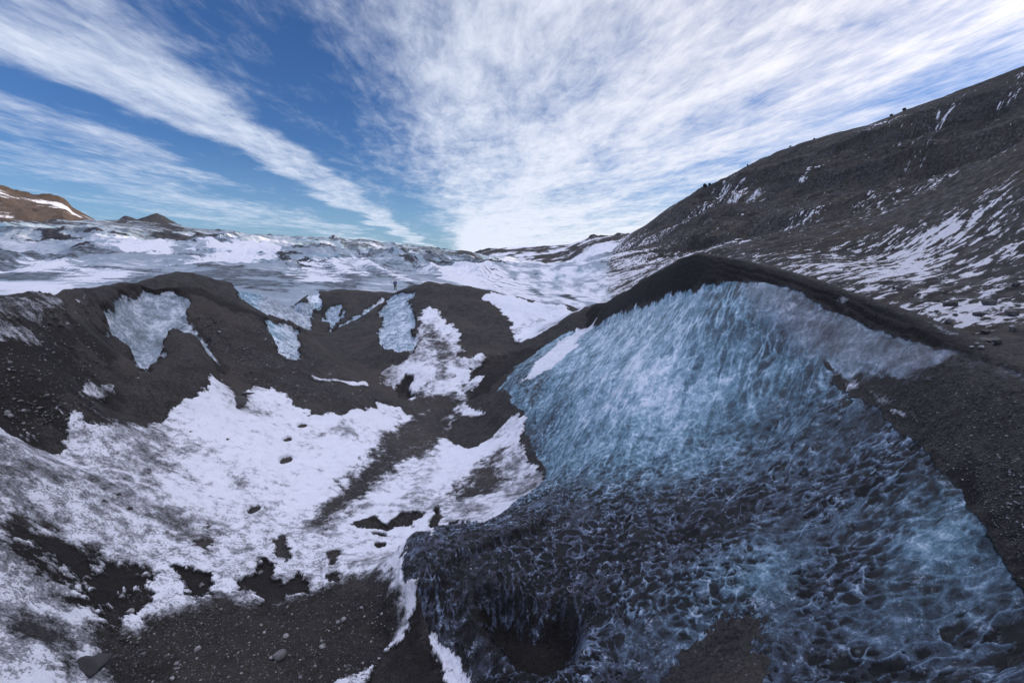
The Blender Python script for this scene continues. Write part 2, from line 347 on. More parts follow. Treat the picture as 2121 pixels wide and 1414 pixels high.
cover(snow, .58, z2((830,600),(900,680),(930,800),(960,900),(900,1000),(840,900),(800,760),(800,660)), .03, .03)
cover(snow, .22, z2((700,1110),(760,1010),(900,1040),(1000,1000),(990,1060),(960,1160),(930,1250),(850,1330),(760,1400),(660,1330),(720,1230),(760,1160)), .035, .03, strength=.95)
cover(snow, .35, [(890,850),(880,920),(800,985),(720,1040),(655,1080),(680,1035),(730,985),(790,925),(830,880)], .022, .02)
cover(snow, .95, [(930,930),(860,985),(760,1050),(700,1090),(760,1085),(900,1010),(1000,960),(1070,920),(1075,870),(1030,905),(960,930)], .012, .01)
cover(snow, .30, [(1035,934),(1030,990),(1000,1018),(955,1022),(975,985),(1005,955)], .03, .03)
cover(snow, .0, z2((980,1190),(1050,1175),(1130,1160),(1220,1095),(1330,1070),(1290,1170),(1220,1240),(1150,1300),(1060,1345),(960,1330),(940,1290),(960,1230)), .005, .007)
cover(snow, 0, z2((620,1000),(680,930),(730,930),(705,985),(740,1040),(700,1060),(640,1050)), .003, .005)
cover(snow, .92, z2((1130,460),(1200,445),(1290,460),(1380,490),(1500,510),(1640,530),(1760,540),(1650,590),(1540,660),(1400,720),(1350,750),(1330,720),(1310,680),(1300,620),(1260,570),(1240,540),(1180,510),(1130,480)), .003, .009)
cover(snow, .92, z2((1810,590),(1780,640),(1700,700),(1680,760),(1600,830),(1530,890),(1420,950),(1330,990),(1400,930),(1430,870),(1500,820),(1560,740),(1680,660)), .004, .008)
# dusty and bare patches of the big snow bowl
cover(snow, .84, [(-200,860),(60,920),(150,960),(200,1050),(300,1150),(330,1250),(180,1330),(120,1414),(-250,1414)], .04, .05)
cover(snow, .66, z4((0,420),(120,500),(250,640),(330,720),(500,840),(500,960),(300,1120),(140,1060),(-100,900)), .03, .05)
cover(snow, .08, z4((90,740),(170,690),(260,740),(400,800),(500,860),(440,920),(350,960),(280,960),(150,850)), .02, .04)
cover(snow, .2, z4((440,900),(560,880),(720,930),(690,1000),(660,1070),(600,1130),(540,1140),(470,1090),(380,1000)), .012, .03)
cover(snow, .05, z4((560,1020),(690,940),(720,960),(660,1070),(590,1120),(490,1100),(480,1050)), .008, .02)
cover(snow, .72, z4((800,560),(900,640),(900,720),(850,740),(770,680)), .04, .04)
cover(snow, .78, z4((1150,400),(1300,400),(1290,560),(1180,620),(1080,600)), .05, .05)
cover(snow, .80, z4((350,250),(800,200),(900,420),(600,700),(380,560)), .05, .05)
cover(snow, .93, z4((-300,900),(100,1000),(150,1080),(50,1150),(260,1290),(330,1414),(300,1600),(-500,1600)), .03, .03)
for p in ([(830,870),(900,890),(1030,905),(1000,960),(990,1010),(940,1030),(890,980),(880,930),(830,900)],
          [(1150,940),(1220,900),(1270,820),(1310,850),(1300,920),(1360,950),(1420,880),(1450,900),(1480,980),(1420,1000),(1370,1000),(1330,1040),(1270,1055),(1220,1000),(1140,1000)],
          [(1300,740),(1340,720),(1390,770),(1390,820),(1330,825),(1290,800)], [(930,740),(1000,750),(990,790),(960,780)], [(970,680),(1000,650),(1015,660),(990,700)],
          [(1575,770),(1615,785),(1600,810),(1590,850),(1582,820)], [(1560,910),(1620,900),(1610,940),(1570,935)]):
    cover(snow, 0, z4(*p), .004, .010)
cover(snow, 0, z4((470,1160),(590,1182),(680,1172),(740,1122),(850,1090),(980,1050),(1080,1020),(1120,1060),(1280,1066),(1430,1022),(1560,960),(1650,920),(1780,890),(1850,950)) + z5((270,960),(330,1080),(300,1180),(230,1290),(130,1360),(120,1600))+[(250,1600),(238,1414),(205,1325)], .026, .010)
cover(snow, 0, z5((425,930),(440,1000),(455,1140),(500,1290),(570,1414),(600,1600),(100,1600),(150,1414),(220,1290),(330,1180),(370,1150),(405,1050)), .006, .010)
cover(snow, .95, z5((470,1140),(500,1160),(540,1180),(620,1270),(690,1370),(720,1470),(600,1500),(560,1414),(510,1290),(460,1190)), .006, .008)
cover(snow, .9, z5((-20,1400),(100,1370),(180,1340),(130,1440),(-20,1440)), .004, .01)
cover(snow, .9, z5((320,1150),(330,1190),(270,1240),(235,1290),(225,1270),(290,1190)), .004, .01)
cover(snow, .55, z4((50,1130),(150,1080),(300,1130),(400,1210),(370,1330),(320,1360),(280,1270),(150,1220)), .02, .02)
# left ridge
cover(snow, .66, z1((-300,690),(0,680),(90,700),(200,690),(340,700),(330,740),(240,810),(180,800),(60,790),(50,830),(150,830),(210,860),(180,940),(0,920),(-300,900)), .006, .012)
for p in ([(410,712),(460,700),(450,730),(420,730)], [(440,1150),(480,1130),(530,1170),(610,1165),(580,1190),(450,1200)], [(430,1210),(450,1220),(430,1240)],
          [(320,1290),(350,1310),(360,1330),(430,1310),(450,1290),(450,1400),(370,1380)]): cover(snow, .9, z1(*p), .003, .006)
cover(snow, .9, z2((110,915),(180,945),(300,955),(400,975),(450,960),(460,985),(400,988),(300,970),(150,950)), .002, .003)
# snow flecks on the dark cap of the mound and its right flank
for p in ([(715,430),(760,405),(830,415),(850,440),(780,445)], [(1395,592),(1450,600),(1540,650),(1650,695),(1620,708),(1500,665)]): cover(snow, .74, zc1(*p), .005, .004)
cover(snow, .84, zc1((730,950),(760,1000),(900,1060),(1000,1110),(1050,1180),(1150,1270),(1250,1290),(1370,1335),(1370,1300),(1280,1250),(1150,1200),(1190,1150),(1120,1130),(980,1080),(850,1020)), .004, .006)
cover(snow, .6, z3((740,1080),(800,1060),(900,1090),(940,1110),(860,1100),(780,1095)), .008, .012)
cover(snow, .6, z3((790,1020),(820,1025),(810,1035)), .003, .004)
# --- brightness of the ice (bubbly or clear ice, with transmitted light and sky reflection painted in), by place
TP = [(1250,700,.82),(1400,650,.82),(1180,780,.68),(1330,750,.92),(1300,850,.86),(1200,850,.72),(1450,750,.80),(1500,850,.66),(1380,920,.66),(1250,930,.62),(1650,750,.56),(1600,850,.5),(1750,900,.38),(1450,990,.40),(1300,1000,.44),(1180,1000,.42),
      (1120,900,.40),(1060,800,.48),(1500,600,.55),(1600,650,.5),(1200,1090,.22),(1000,1150,.18),(1400,1110,.22),(1550,1050,.27),(1700,1050,.32),(1900,1000,.42),(1960,1120,.58),(1580,1190,.52),(1300,1230,.33),(1100,1230,.14),
      (980,1330,.16),(1800,1300,.38),(1750,1180,.26),(2050,1250,.38),(1300,1400,.30),(1900,1400,.32),(1700,1350,.30),(1700,700,.42),(1850,740,.40),(1760,730,.5),(2100,790,.15),(1640,620,.34),(300,680,.62),(300,740,.75),(560,640,.72),(600,740,.9),(820,700,.8),(650,630,.66),(1850,940,.34),(1120,1150,.14),(1930,1080,.5),(2040,1150,.46)]
tpc = np.array([(*on_ground(x, y), v) for x, y, v in TP])
Kt = np.hypot(tpc[:, None, 0]-tpc[None, :, 0], tpc[:, None, 1]-tpc[None, :, 1]); Mt = np.zeros((len(TP)+1,)*2)
Mt[:-1, :-1] = -Kt; Mt[-1, :-1] = 1; Mt[:-1, -1] = 1; wt = np.linalg.solve(Mt, np.append(tpc[:, 2], 0))
CQ = np.zeros_like(GQ); ni = int((math.log(80)-RH0)/DRH)
for i in range(ni):
    d = np.hypot(gth[:, None]-tpc[None, :, 0], grh[i]-tpc[None, :, 1]); CQ[i] = -(d@wt[:-1])+wt[-1]
nn = np.searchsorted(rh, math.log(75))
tone[:nn] = np.clip(interp_axis(interp_axis(CQ, (rh[:nn]-RH0)/DRH, 0), (th-TH0)/DTH, 1), 0, 1)

# ------------------------------------------------------------------ relief
near = 1-sm(RR, 45, 60)
# big irregular relief of ash
h = fbm(X/3.5, Y/3.5, 5, .5, 11)*.55*near*sm(RR, 4, 14)*(1-.7*np.clip(ice, 0, 1))
h += (ridged(X/2.4, Y/2.4, 4, .5, 25)-.55)*.30*near*sm(RR, 9, 18)*(1-snow)*(1-np.clip(ice, 0, 1))
h += fbm(X/.7, Y/.7, 5, .6, 21)*.17*near*(1-.6*snow)
h += fbm(X/.12, Y/.12, 4, .65, 31)*.036*near*(1-.55*snow)*(1-sm(RR, 20, 40))
cr_a = np.array([ray(x, y)[0] for x, y, r in crest]); cr_r = np.array([r for x, y, r in crest]); cr_q = np.array([ray(x, y)[1] for x, y, r in crest])
rc_ = np.interp(th, cr_a, np.log(cr_r))[None, :]; zc_ = (np.interp(th, cr_a, cr_q)*np.interp(th, cr_a, cr_r))[None, :]
oncr = sm(TH, R(10), R(14))
calmc = (1-.88*oncr*np.exp(-((RH-rc_)/.13)**2)).astype(np.float32)
h *= calmc
# strata and ledges on the ash cap
bm_ = mask(CAP, .005, .0)
s_, mm = bm_
wob = fbm(X[s_]/1.6, Y[s_]/1.6, 4, .5, 41)*.2
lay = (Z-zc_)[s_]*6.5+wob*7+fbm(X[s_]/.35, Y[s_]/.35, 4, .6, 43)*1.3
lq = (np.floor(lay)+sm(lay % 1, .62, 1.0)-lay)/6.5
bel = sm((zc_-Z)[s_], .03, .16); dark[s_] -= mm*.75*(1-bel); h[s_] += mm*bel*lq*(.45+.35*sm(fbm(X[s_]/.8, Y[s_]/.8, 3, .5, 47), -.1, .1))*(1-.8*sm(RR[s_], 13, 17))+mm*.03; dark[s_] -= mm*.6*sm(lay % 1, .75, .95)*(fbm(X[s_]*1.2, Y[s_]*1.2, 3, .5, 44) > -.08)
s_, mm = mask([(x, y) for x, y, r in lowc]+[(x, y+11) for x, y, r in lowc][::-1], .008, .0); h[s_] -= mm*.16*(1-sm(TH[s_], R(23), R(27)))
s_, mm = mask(z5((740,930),(820,925),(930,960),(1080,1010),(1150,985),(1240,1080),(1235,1200),(1180,1290),(1080,1340),(950,1290),(870,1180),(760,1030)), .03, .004); h[s_] -= mm*.60
# cupped ice
isel = np.nonzero((ice > .03) & (RR < 45))
xi, yi = X[isel].astype(np.float64), Y[isel].astype(np.float64)
tn = tone[isel]
def voro(x, y, seed):
    wx = fbm(x*.9, y*.9, 3, .5, seed)*.9; wy = fbm(x*.9+9, y*.9, 3, .5, seed+5)*.9
    x = x+wx; y = y+wy
    ix = np.floor(x).astype(np.int64); iy = np.floor(y).astype(np.int64)
    f1 = np.full(x.shape, 9., np.float32); f2 = f1.copy(); idv = f1.copy()
    for dx in (-1, 0, 1):
        for dy in (-1, 0, 1):
            cx = (ix+dx+seed*13) & 255; cy = (iy+dy+seed*29) & 255
            jx = TAB[cy, cx]; jy = TAB[(cy+71) & 255, (cx+37) & 255]
            d = np.sqrt((ix+dx+jx-x)**2+(iy+dy+jy-y)**2).astype(np.float32)
            idv = np.where(d < f1, TAB[(cy+11) & 255, (cx+5) & 255], idv)
            f2 = np.minimum(f2, np.maximum(d, f1)); f1 = np.minimum(f1, d)
    return f1, f2, idv
def rotxy(x, y, az, sx, sy):
    c, s = math.cos(R(az)), math.sin(R(az))
    return (x*c-y*s)/sx, (x*s+y*c)/sy      # second axis runs along the azimuth
gr_ = grey[isel]
wa = fbm(xi*2.2, yi*2.2, 4, .5, 131)*.24; wb = fbm(xi*2.2+7, yi*2.2, 4, .5, 137)*.24
xw, yw = xi+wa, yi+wb
u1, v1 = rotxy(xw, yw, 33, .15, .46); a1, b1, k1 = voro(u1, v1, 3)
u2, v2 = rotxy(xw, yw, -25, .12, .20); a2, b2, k2 = voro(u2, v2, 7)
u3, v3 = rotxy(xw, yw, -50, .20, .28); a3, b3, k3 = voro(u3, v3, 12)
u4, v4 = rotxy(xi+wa*1.2, yi+wb*1.2, 36, .07, .15); rg = ridged(u4, v4, 4, .6, 141)
big = sm(fbm(xi*.9, yi*.9, 4, .6, 151), -.08, .12)                   # where the cups grow large
wt_ = sm(tn+fbm(xi*1.5, yi*1.5, 5, .6, 155)*.55, .24, .66).astype(np.float32)
u5, v5 = rotxy(xw, yw, -38, .062, .095); a5, b5, k5 = voro(u5, v5, 17)
patch = sm(fbm(xi*1.7, yi*1.7, 5, .6, 161), -.18, .12)               # cups crowd together in places
dens_ = np.clip(.30+.75*patch+(.22-tn)*1.1, 0, 1)
def holes(a, b, k, dn):
    s0 = (.02+.50*k)*dn; return (1-sm(a, s0*.7, s0+.16))*sm(b-a, .0, .10)*sm(dn+k*.5, .35, .7)
cupL = np.maximum(holes(a2, b2, k2, dens_*(1-.6*big)), np.maximum(holes(a3, b3, k3, dens_*(.35+.65*big)), .8*holes(a5, b5, k5, dens_*(1-.5*big))))
rim = (1-sm(b2-a2, .0, .16))*(1-big)+(1-sm(b3-a3, .0, .13))*big        # pale rims between the cups
u6, v6 = rotxy(xi+wa*1.5, yi+wb*1.5, 52, .16, .75); crk = sm(ridged(u6, v6, 3, .5, 181), .84, .93)*sm(fbm(xi*1.1+5, yi*1.1, 3, .5, 183), .0, .15)
cupL = .46+.54*cupL-.42*rim*(.25+.75*patch)*(1-cupL)+.5*crk; kL = .35+.65*k2
cupL = np.clip(cupL, 0, 1)
topw = sm(RR[isel]/np.exp(np.broadcast_to(rc_, Q.shape)[isel]), .66, .86).astype(np.float32)
cupU = (.30+.70*sm(b1-a1, .01, .16+.3*patch))*topw*(.55+.45*patch)+(1-(.55+.45*patch))*.6*topw+(.42+.32*sm(b2-a2, .0, .4)+.15*(.6-sm(rg, .48, .80))-.12*(1-sm(b3-a3, 0, .2)))*(1-topw)
cup = np.zeros_like(Q); cellid = np.zeros_like(Q)
cupU = cupU+.35*crk
cupv = np.clip(cupU*wt_+cupL*(1-wt_), 0, 1); cid = k1*wt_+kL*(1-wt_)
cupv = cupv*(1-gr_*.75)
cup[isel] = cupv; cellid[isel] = cid
far_ = 1-sm(RR[isel], 18, 40)
ccs = np.broadcast_to(calmc, Q.shape)[isel]
h[isel] -= ccs*(cupv*(.024+.042*cid)*(.5+.5*far_)*(1-.70*wt_)-fbm(xi*1.4, yi*1.4, 5, .55, 171)*.15*(1-gr_*.6))*np.clip(ice[isel], 0, 1)
h += .05*np.clip(snow, 0, 1)*near*(1-ice)*(1-.8*sm(TH, R(20), R(26)))*1.8+fbm(X/1.1, Y/1.1, 4, .5, 23)*.10*snow*near   # snow lies on top
inset = np.clip(ice, 0, 1)*(TH < R(-9))*near; h -= inset*.30*sm(RR, 15, 20)
# footprints melted into the snow, and sharp-lipped holes
for px, py, s in [(627,885,.17),(596,916,.15),(593,955,.19),(527,1050,.17),(246,1027,.045),(218,1039,.05),(269,1054,.055),(472,912,.05),(395,898,.04)]:
    a, b = on_ground(px, py); x0, y0 = math.exp(b)*math.sin(a), math.exp(b)*math.cos(a)
    j0, j1 = np.searchsorted(th, [a-.05, a+.05]); i0, i1 = np.searchsorted(rh, [b-.05, b+.05])
    S = (slice(i0, i1), slice(j0, j1)); dx = X[S]-x0; dy = Y[S]-y0
    ca, sa_ = math.cos(a+.5), math.sin(a+.5); e = np.sqrt(((dx*ca-dy*sa_)/(s*.8))**2+((dx*sa_+dy*ca)/(s*2.0))**2)+edgeN[S]*.35
    h[S] -= (1-sm(e, .5, 1.0))*s*.6; h[S] += .02*np.exp(-((e-1.15)/.2)**2); snow[S] *= sm(e, .55, .85)
# dark curled ledges standing out of the snow
DL = [z5((50,580),(110,560),(190,548),(240,590),(270,580),(320,545),(450,535),(440,565),(380,580),(390,605),(330,600),(260,618),(200,602),(100,597)), z5((475,600),(490,560),(515,505),(540,550),(520,600),(490,610)),
      z5((190,622),(240,628),(240,645),(210,640)), z5((190,680),(245,672),(245,700),(205,697))]
for p in DL:
    s_, mm = mask(p, .004, .006); mm = np.clip(mm*1.2, 0, 1)
    snow[s_] *= 1-mm; h[s_] -= mm*(.12+edgeN[s_]*.3)
for p in [z5((60,575),(190,543),(240,585),(200,590)), z5((275,575),(330,535),(450,528),(440,540))]:
    s_, mm = mask(p, .006, .004); h[s_] += mm*.10
s_, mm = mask(z2((625,1000),(680,935),(725,935),(700,985),(735,1035),(690,1058),(640,1045)), .006, .004); h[s_] -= mm*.45
# icy lip where the mound overhangs the snow
s_, mm = mask([(832,1225),(838,1130),(862,1110),(905,1100),(1000,1086),(1040,1066),(1080,1036),(1128,1002),(1180,1030),(1100,1110),(960,1150),(900,1240)], .012, .008); h[s_] += mm*.16
# far relief: glacier, mountain
farw = sm(RR, 48, 75)
side = TH+.0*RH                                                    # azimuth parts glacier from mountain
lx, ly = rotxy(X, Y, 62, 1, 1)                                     # lx across, ly along the fall line of the mountain
rcm = np.interp(th, [ray(x, y)[0] for x, y, r in [(1235,560,520),(1290,490,640),(1470,388,520),(1650,302,430),(1860,232,350),(2121,141,285)]], np.log([520,640,520,430,350,285]))[None, :]
calm = 1-.96*np.exp(-((RH-rcm)/.20)**2)
rcg = np.log(np.interp(th, [ray(x, 500)[0] for x in (0,245,332,450,600,690,830,985)], [540,590,560,600,760,840,880,860]))[None, :]
calmg = 1-.65*np.exp(-((RH-rcg)/.25)**2)
mt = np.clip(sm(TH-R(11.0)+edgeN*.045-.03*sm(RR, 90, 40)*0, 0, R(1.6)) , 0, 1)*sm(RR, 24, 34); mw = mt*sm(TH, R(11), R(21))
amp = np.minimum(RR/150, 3)
gx, gy_ = rotxy(X, Y, -23, 1, 1)
bl = sm(TH, R(-32), R(-18))
rlp = ridged(TH*9+RH*1.0, RH*4.5-TH*2.5, 6, .5, 53)
rgl = ridged(X/46, Y/30, 5, .52, 51)*(1-bl)+ridged(gx/22, gy_/75, 5, .52, 52)*bl
rgl = .4*rgl+.6*rlp
g = (rgl-.55)*RR*.070*(1-.6*sm(RR,300,520))*farw*(1-mt)
g += fbm(X/14, Y/14, 6, .6, 58)*RR*.007*farw*(1-mt)
g *= calmg
g *= 1-.6*sm(TH, R(-4), R(4))*(1-sm(RR, 300, 500))
h += g*(.10+.90*sm(RR, 84, 170))
hm = (ridged(lx/60, ly/150, 5, .48, 61)-.55)*RR*.045
hm += (ridged(lx/9, ly/26, 4, .55, 66)-.55)*RR*.014
hm += fbm(lx/1.6, ly/2.6, 4, .6, 69)*np.minimum(RR*.006, .6)
strata = Z*.045+fbm(X/90, Y/90, 4, .5, 72)*1.3+X*.0015
fr = strata % 1
hm += (np.where(fr < .72, fr/.72*.25, .25+.75*(fr-.72)/.28)-fr)*15*sm(RR, 130, 220)
f2_ = (strata*3.1+fbm(X/30, Y/30, 3, .5, 76)*1.8) % 1
hm += (np.where(f2_ < .6, f2_/.6*.3, .3+.7*(f2_-.6)/.4)-f2_)*6*sm(RR, 110, 200)*sm(fbm(X/50, Y/50, 3, .5, 79), -.15, .1)
hm += (ridged(lx/24, ly/60, 5, .62, 74)-.55)*RR*.022
hm = hm*(.15+.85*mw)*calm
h += hm*mt*(.35+.65*sm(RR, 40, 140))
# sharp dark cones and a pale tooth on the glacier skyline
coned = np.zeros_like(Q)
for px, r0, w, hh in [(267,585,10,5),(332,555,15,5),(690,835,20,13),(640,800,14,4),(745,855,16,4),(120,520,9,3),(455,560,12,4),(1018,560,14,7),(1052,480,12,6),(855,880,20,7),(560,700,14,6)]:
    a = ray(px, 500)[0]; x0, y0 = r0*math.sin(a), r0*math.cos(a)
    d = np.hypot(X-x0, (Y-y0)*.7)/w*(1+edgeN*.8); h += np.maximum(0, 1-d)**1.25*hh
    if px < 600 or px > 1000: coned = np.maximum(coned, sm(1-d, .0, .25))
Z = Z+h
snow -= np.clip(fbm(X/1.5, Y/1.5, 5, .6, 201)*.9+.03, 0, .30)*near*(snow > .45); snow -= .12*sm(fbm(X/4, Y/4, 3, .5, 205), -.05, .2)*near*(snow > .6)*(RR < 40)
# far cover
gl = farw*(1-mt)
streaky = fbm(X/60+edgeN*.3, Y/24, 6, .6, 81)*(1-bl)+fbm(gx/10, gy_/60, 6, .6, 82)*bl+.45*fbm(X/13+fbm(X/30, Y/30, 3, .5, 89)*2, Y/5, 5, .6, 88)*(1-sm(RR, 150, 260))
snow += (np.clip(.32+streaky*2.1-(rgl-.55)*.9, .16, 1)-snow)*gl
curv = rgl
snow -= gl*sm(curv, .72, .80)*.5*sm(RR, 150, 300)*(fbm(X/9, Y/9, 4, .6, 84) > .09)*(1-sm(TH, R(-6), R(-2)))
vl = gl*sm(TH, R(-4), R(0)); snow += vl*(np.clip(.60+fbm(TH*40, RH*14+TH*10, 5, .6, 86)*1.6, 0, 1)-snow)
snow -= coned*.75*np.clip(edgeN*2.2+.75, 0, 1.2)
for p in ([(1450,490),(1520,480),(1560,510),(1640,500),(1690,545),(1620,575),(1590,540),(1500,512)], [(0,375),(100,368),(90,385),(0,392)], [(150,385),(200,372),(300,345),(330,372),(440,395),(440,408),(280,398),(200,410)],
          [(540,385),(600,380),(595,398)], [(790,345),(900,335),(990,358),(1000,378),(850,368)], [(850,258),(900,290),(960,320),(1015,352),(900,328),(800,300)], [(1020,345),(1100,350),(1160,392),(1060,388)],
          [(590,292),(665,262),(710,292)], [(1140,400),(1180,390),(1210,415)], [(1190,455),(1300,465),(1240,475)]):
    cover(snow, .05, z1(*p), .005, .012, 60)
for p in ([(640,205),(700,205),(690,225)], [(620,260),(700,285),(780,320),(700,295),(640,275)], [(525,325),(600,322),(595,335),(540,335)], [(940,232),(1030,208),(1080,235),(1160,260),(1230,265),(1190,240),(1280,300),(1180,290),(1060,240)], [(1400,420),(1450,420),(1490,455),(1440,460)], [(1570,455),(1640,455),(1700,490),(1600,470)]):
    cover(snow, .08, z2(*p), .004, .01, 60)
for p in ([(470,445),(780,400),(850,430),(1060,470),(850,485),(660,470)], [(1080,430),(1500,430),(1480,470),(1400,520),(1000,530),(1200,470)], [(0,540),(300,500),(420,530),(320,560),(0,560)], [(1560,600),(1640,520),(1700,540),(1800,600)], [(330,625),(480,545),(700,560),(760,565),(560,600)]):
    cover(snow, 1.0, z1(*p), .012, .03, 40)
for p in ([(350,250),(450,290),(600,340),(720,380),(640,380),(470,310)], [(200,280),(330,310),(440,350),(330,340)], [(750,300),(1050,300),(1350,390),(1450,450),(1300,440),(900,370)]):
    cover(snow, 1.0, z2(*p), .008, .02, 60)
# thin parallel cracks across the snowy foot of the glacier
s_, mm = mask(z2((1080,320),(1200,320),(1380,390),(1480,450),(1300,440),(1100,390)), .02, .01, 60)
wv = np.abs(((RH[s_]*15+TH[s_]*9+fbm(TH[s_]*30, RH[s_]*8, 3, .5, 87)*1.8) % 1)-.5)
snow[s_] -= mm*sm(wv, .40, .46)*.9
# mountain: snow streaks on the lower moraine, thinning upwards
mz = Z+0
st = fbm(lx/.5, ly/2.4, 5, .68, 91)*1.5+fbm(lx/14, ly/40, 4, .5, 95)*.9
low = 1-sm(Q, -.01, .12)
sc = np.clip(.45+st*1.5-.50*(1-low)+.12*sm(Q, -.06, -.1), 0, 1)
snow += (sc-snow)*mt
for p, v in (([(1350,880),(1430,900),(1380,940),(1230,1000),(1180,1010)], .95), ([(1500,1090),(1700,1040),(1860,1060),(1860,1180),(1700,1150),(1560,1130)], .85), ([(870,870),(930,880),(900,920),(860,915)], .9), ([(680,870),(760,865),(740,882)], .95),
             ([(440,850),(560,780),(640,760),(780,700),(760,760),(640,830),(560,850)], .66), ([(1070,850),(1200,790),(1260,770),(1200,840),(1060,890)], .7), ([(560,590),(700,590),(760,620),(700,640)], .62), ([(930,540),(980,500),(1010,520),(950,555)], .75), ([(1150,340),(1330,280),(1360,300),(1190,350)], .6), ([(1500,290),(1560,220),(1640,180),(1560,250)], .68), ([(60,990),(200,920),(330,915),(200,980),(100,1010)], .66)):
    r_ = mask(z3(*p), .01, .03, 28)
    if r_ is None: continue
    up_ = .45 if p[0][1] < 700 else 1.
    s_, mm = r_; snow[s_] += mm*(np.clip(v-.10+st[s_]*1.3*up_+fbm(X[s_]/2.2, Y[s_]/2.2, 4, .6, 99)*1.2, 0, 1)-snow[s_])
# far right-hand valley floor between glacier and mountain is snow with blue ice
snow = np.clip(snow, 0, 1)

# ------------------------------------------------------------------ materials
def attr(n, name): return n('ShaderNodeAttribute', attribute_name=name).outputs['Fac']
def ground_material(name, far=False):
    mt_ = bpy.data.materials.new(name); mt_.use_nodes = True
    n, m, mix, ramp, sstep = nt_new(mt_.node_tree)
    tc = n('ShaderNodeTexCoord').outputs['Object']
    def nz(s, d=6, r=.55, dist=0): return n('ShaderNodeTexNoise', tc, i_Scale=s, i_Detail=d, i_Roughness=r, i_Distortion=dist).outputs[0]
    sn, ic, to, cu, ci, gy, dk = [attr(n, k) for k in ('snow', 'ice', 'tone', 'cup', 'cell', 'grey', 'dark')]
    k = .12 if far else 1.0
    # ash and gravel
    f1 = nz(28*k, 6, .7); f2 = nz(2.2*k, 6, .6); f3 = nz(.35*k, 3, .5)
    vor = n('ShaderNodeTexVoronoi', tc, i_Scale=34*k, feature='F1')
    stone = vor.outputs['Color']; sepc = n('ShaderNodeSeparateColor', stone)
    pale = m('MULTIPLY', sstep(sepc.outputs[0], .86, .99), sstep(vor.outputs['Distance'], .42, .25))
    pale = m('MULTIPLY', pale, sstep(f2, .35, .6))
    ash = mix(sstep(f1, .3, .7), (.009, .0085, .009), (.085, .08, .08))
    f4 = nz(9*k, 7, .7)
    ash = mix(m('MULTIPLY', sstep(f4, .42, .66), .55), ash, mix(f1, (.042, .038, .036), (.165, .152, .145)))
    ash = mix(sstep(f2, .35, .68), mix(.4, ash, (.02, .017, .019)), ash)
    ash = mix(m('MULTIPLY', sstep(f3, .45, .65), .5), ash, mix(f1, (.036, .029, .026), (.135, .115, .104)))
    ash = mix(m('MULTIPLY', pale, .6), ash, mix(sepc.outputs[1], (.14, .135, .14), (.46, .46, .48)))
    ash = mix(m('MULTIPLY', sstep(m('ADD', dk, m('MULTIPLY', m('SUBTRACT', f2, .5), .8)), .2, .8), .82), ash, mix(f1, (.004, .0035, .004), (.026, .023, .024)))
    # snow: grainy where thin
    g1 = nz(24*k, 8, .82); g2 = nz(4.5*k, 7, .7)
    gr = m('ADD', m('MULTIPLY', m('SUBTRACT', g1, .5), 1.5), m('MULTIPLY', m('SUBTRACT', g2, .5), 1.1))
    sf = sstep(m('ADD', sn, m('MULTIPLY', gr, .85)), .40, .80)
    snowc = mix(g2, (.60, .61, .70), (.77, .78, .85))
    snowc = mix(m('MULTIPLY', sstep(g1, .45, .7), m('SUBTRACT', 1.15, sn), clamp=True), snowc, (.42, .41, .47))
    # ice
    i1 = nz(4, 9, .70, .8); i2 = nz(22, 7, .75, .8); i3 = nz(1.1, 5, .6, .4)
    ridge = m('SUBTRACT', 1.0, cu)
    i4 = nz(60, 5, .8)
    tv = m('ADD', m('ADD', m('MULTIPLY', to, .92), m('MULTIPLY', m('SUBTRACT', i4, .5), .55)), m('MULTIPLY', m('SUBTRACT', i1, .5), 1.05))
    tv = m('ADD', tv, m('MULTIPLY', m('SUBTRACT', i2, .5), .70))
    tv = m('ADD', tv, m('MULTIPLY', m('SUBTRACT', ridge, .45), m('SUBTRACT', 1.0, m('MULTIPLY', sstep(to, .35, .75), .60))))
    tv = m('ADD', tv, m('MULTIPLY', m('SUBTRACT', ci, .5), -.22))
    tv = m('ADD', tv, m('MULTIPLY', m('SUBTRACT', i3, .48), .9))
    icol = mix(sstep(to, .2, .6), ramp(tv, [(0, (.004, .004, .006)), (.14, (.011, .011, .016)), (.32, (.034, .038, .060)), (.48, (.072, .092, .145)), (.64, (.15, .20, .30)), (.82, (.36, .44, .58)), (1, (.7, .76, .88))]),
               ramp(tv, [(0, (.010, .013, .020)), (.22, (.032, .055, .08)), (.42, (.075, .145, .20)), (.60, (.16, .29, .385)), (.78, (.35, .50, .63)), (.97, (.76, .82, .93))]))
    glint = sstep(m('ADD', m('ADD', i2, m('MULTIPLY', m('SUBTRACT', i4, .5), .5)), m('MULTIPLY', m('SUBTRACT', i1, .5), 1.2)), .62, .80)  # white glints painted into the ice colour, along with frost patches
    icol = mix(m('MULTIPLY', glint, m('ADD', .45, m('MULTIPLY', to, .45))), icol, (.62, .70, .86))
    gcol = ramp(m('ADD', m('ADD', m('MULTIPLY', m('SUBTRACT', to, .5), .9), m('MULTIPLY', m('SUBTRACT', i1, .5), 1.3)), m('ADD', m('MULTIPLY', i3, .9), m('MULTIPLY', m('SUBTRACT', i2, .5), .5))), [(.1, (.05, .048, .056)), (.45, (.15, .15, .175)), (.62, (.25, .27, .33)), (.8, (.52, .55, .64))])
    icol = mix(gy, icol, gcol)
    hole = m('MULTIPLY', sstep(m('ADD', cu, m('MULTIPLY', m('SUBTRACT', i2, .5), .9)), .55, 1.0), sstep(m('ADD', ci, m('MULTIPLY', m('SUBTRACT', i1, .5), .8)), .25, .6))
    icol = mix(m('MULTIPLY', m('MULTIPLY', hole, sstep(to, .75, .2)), .92), icol, (.004, .005, .007))
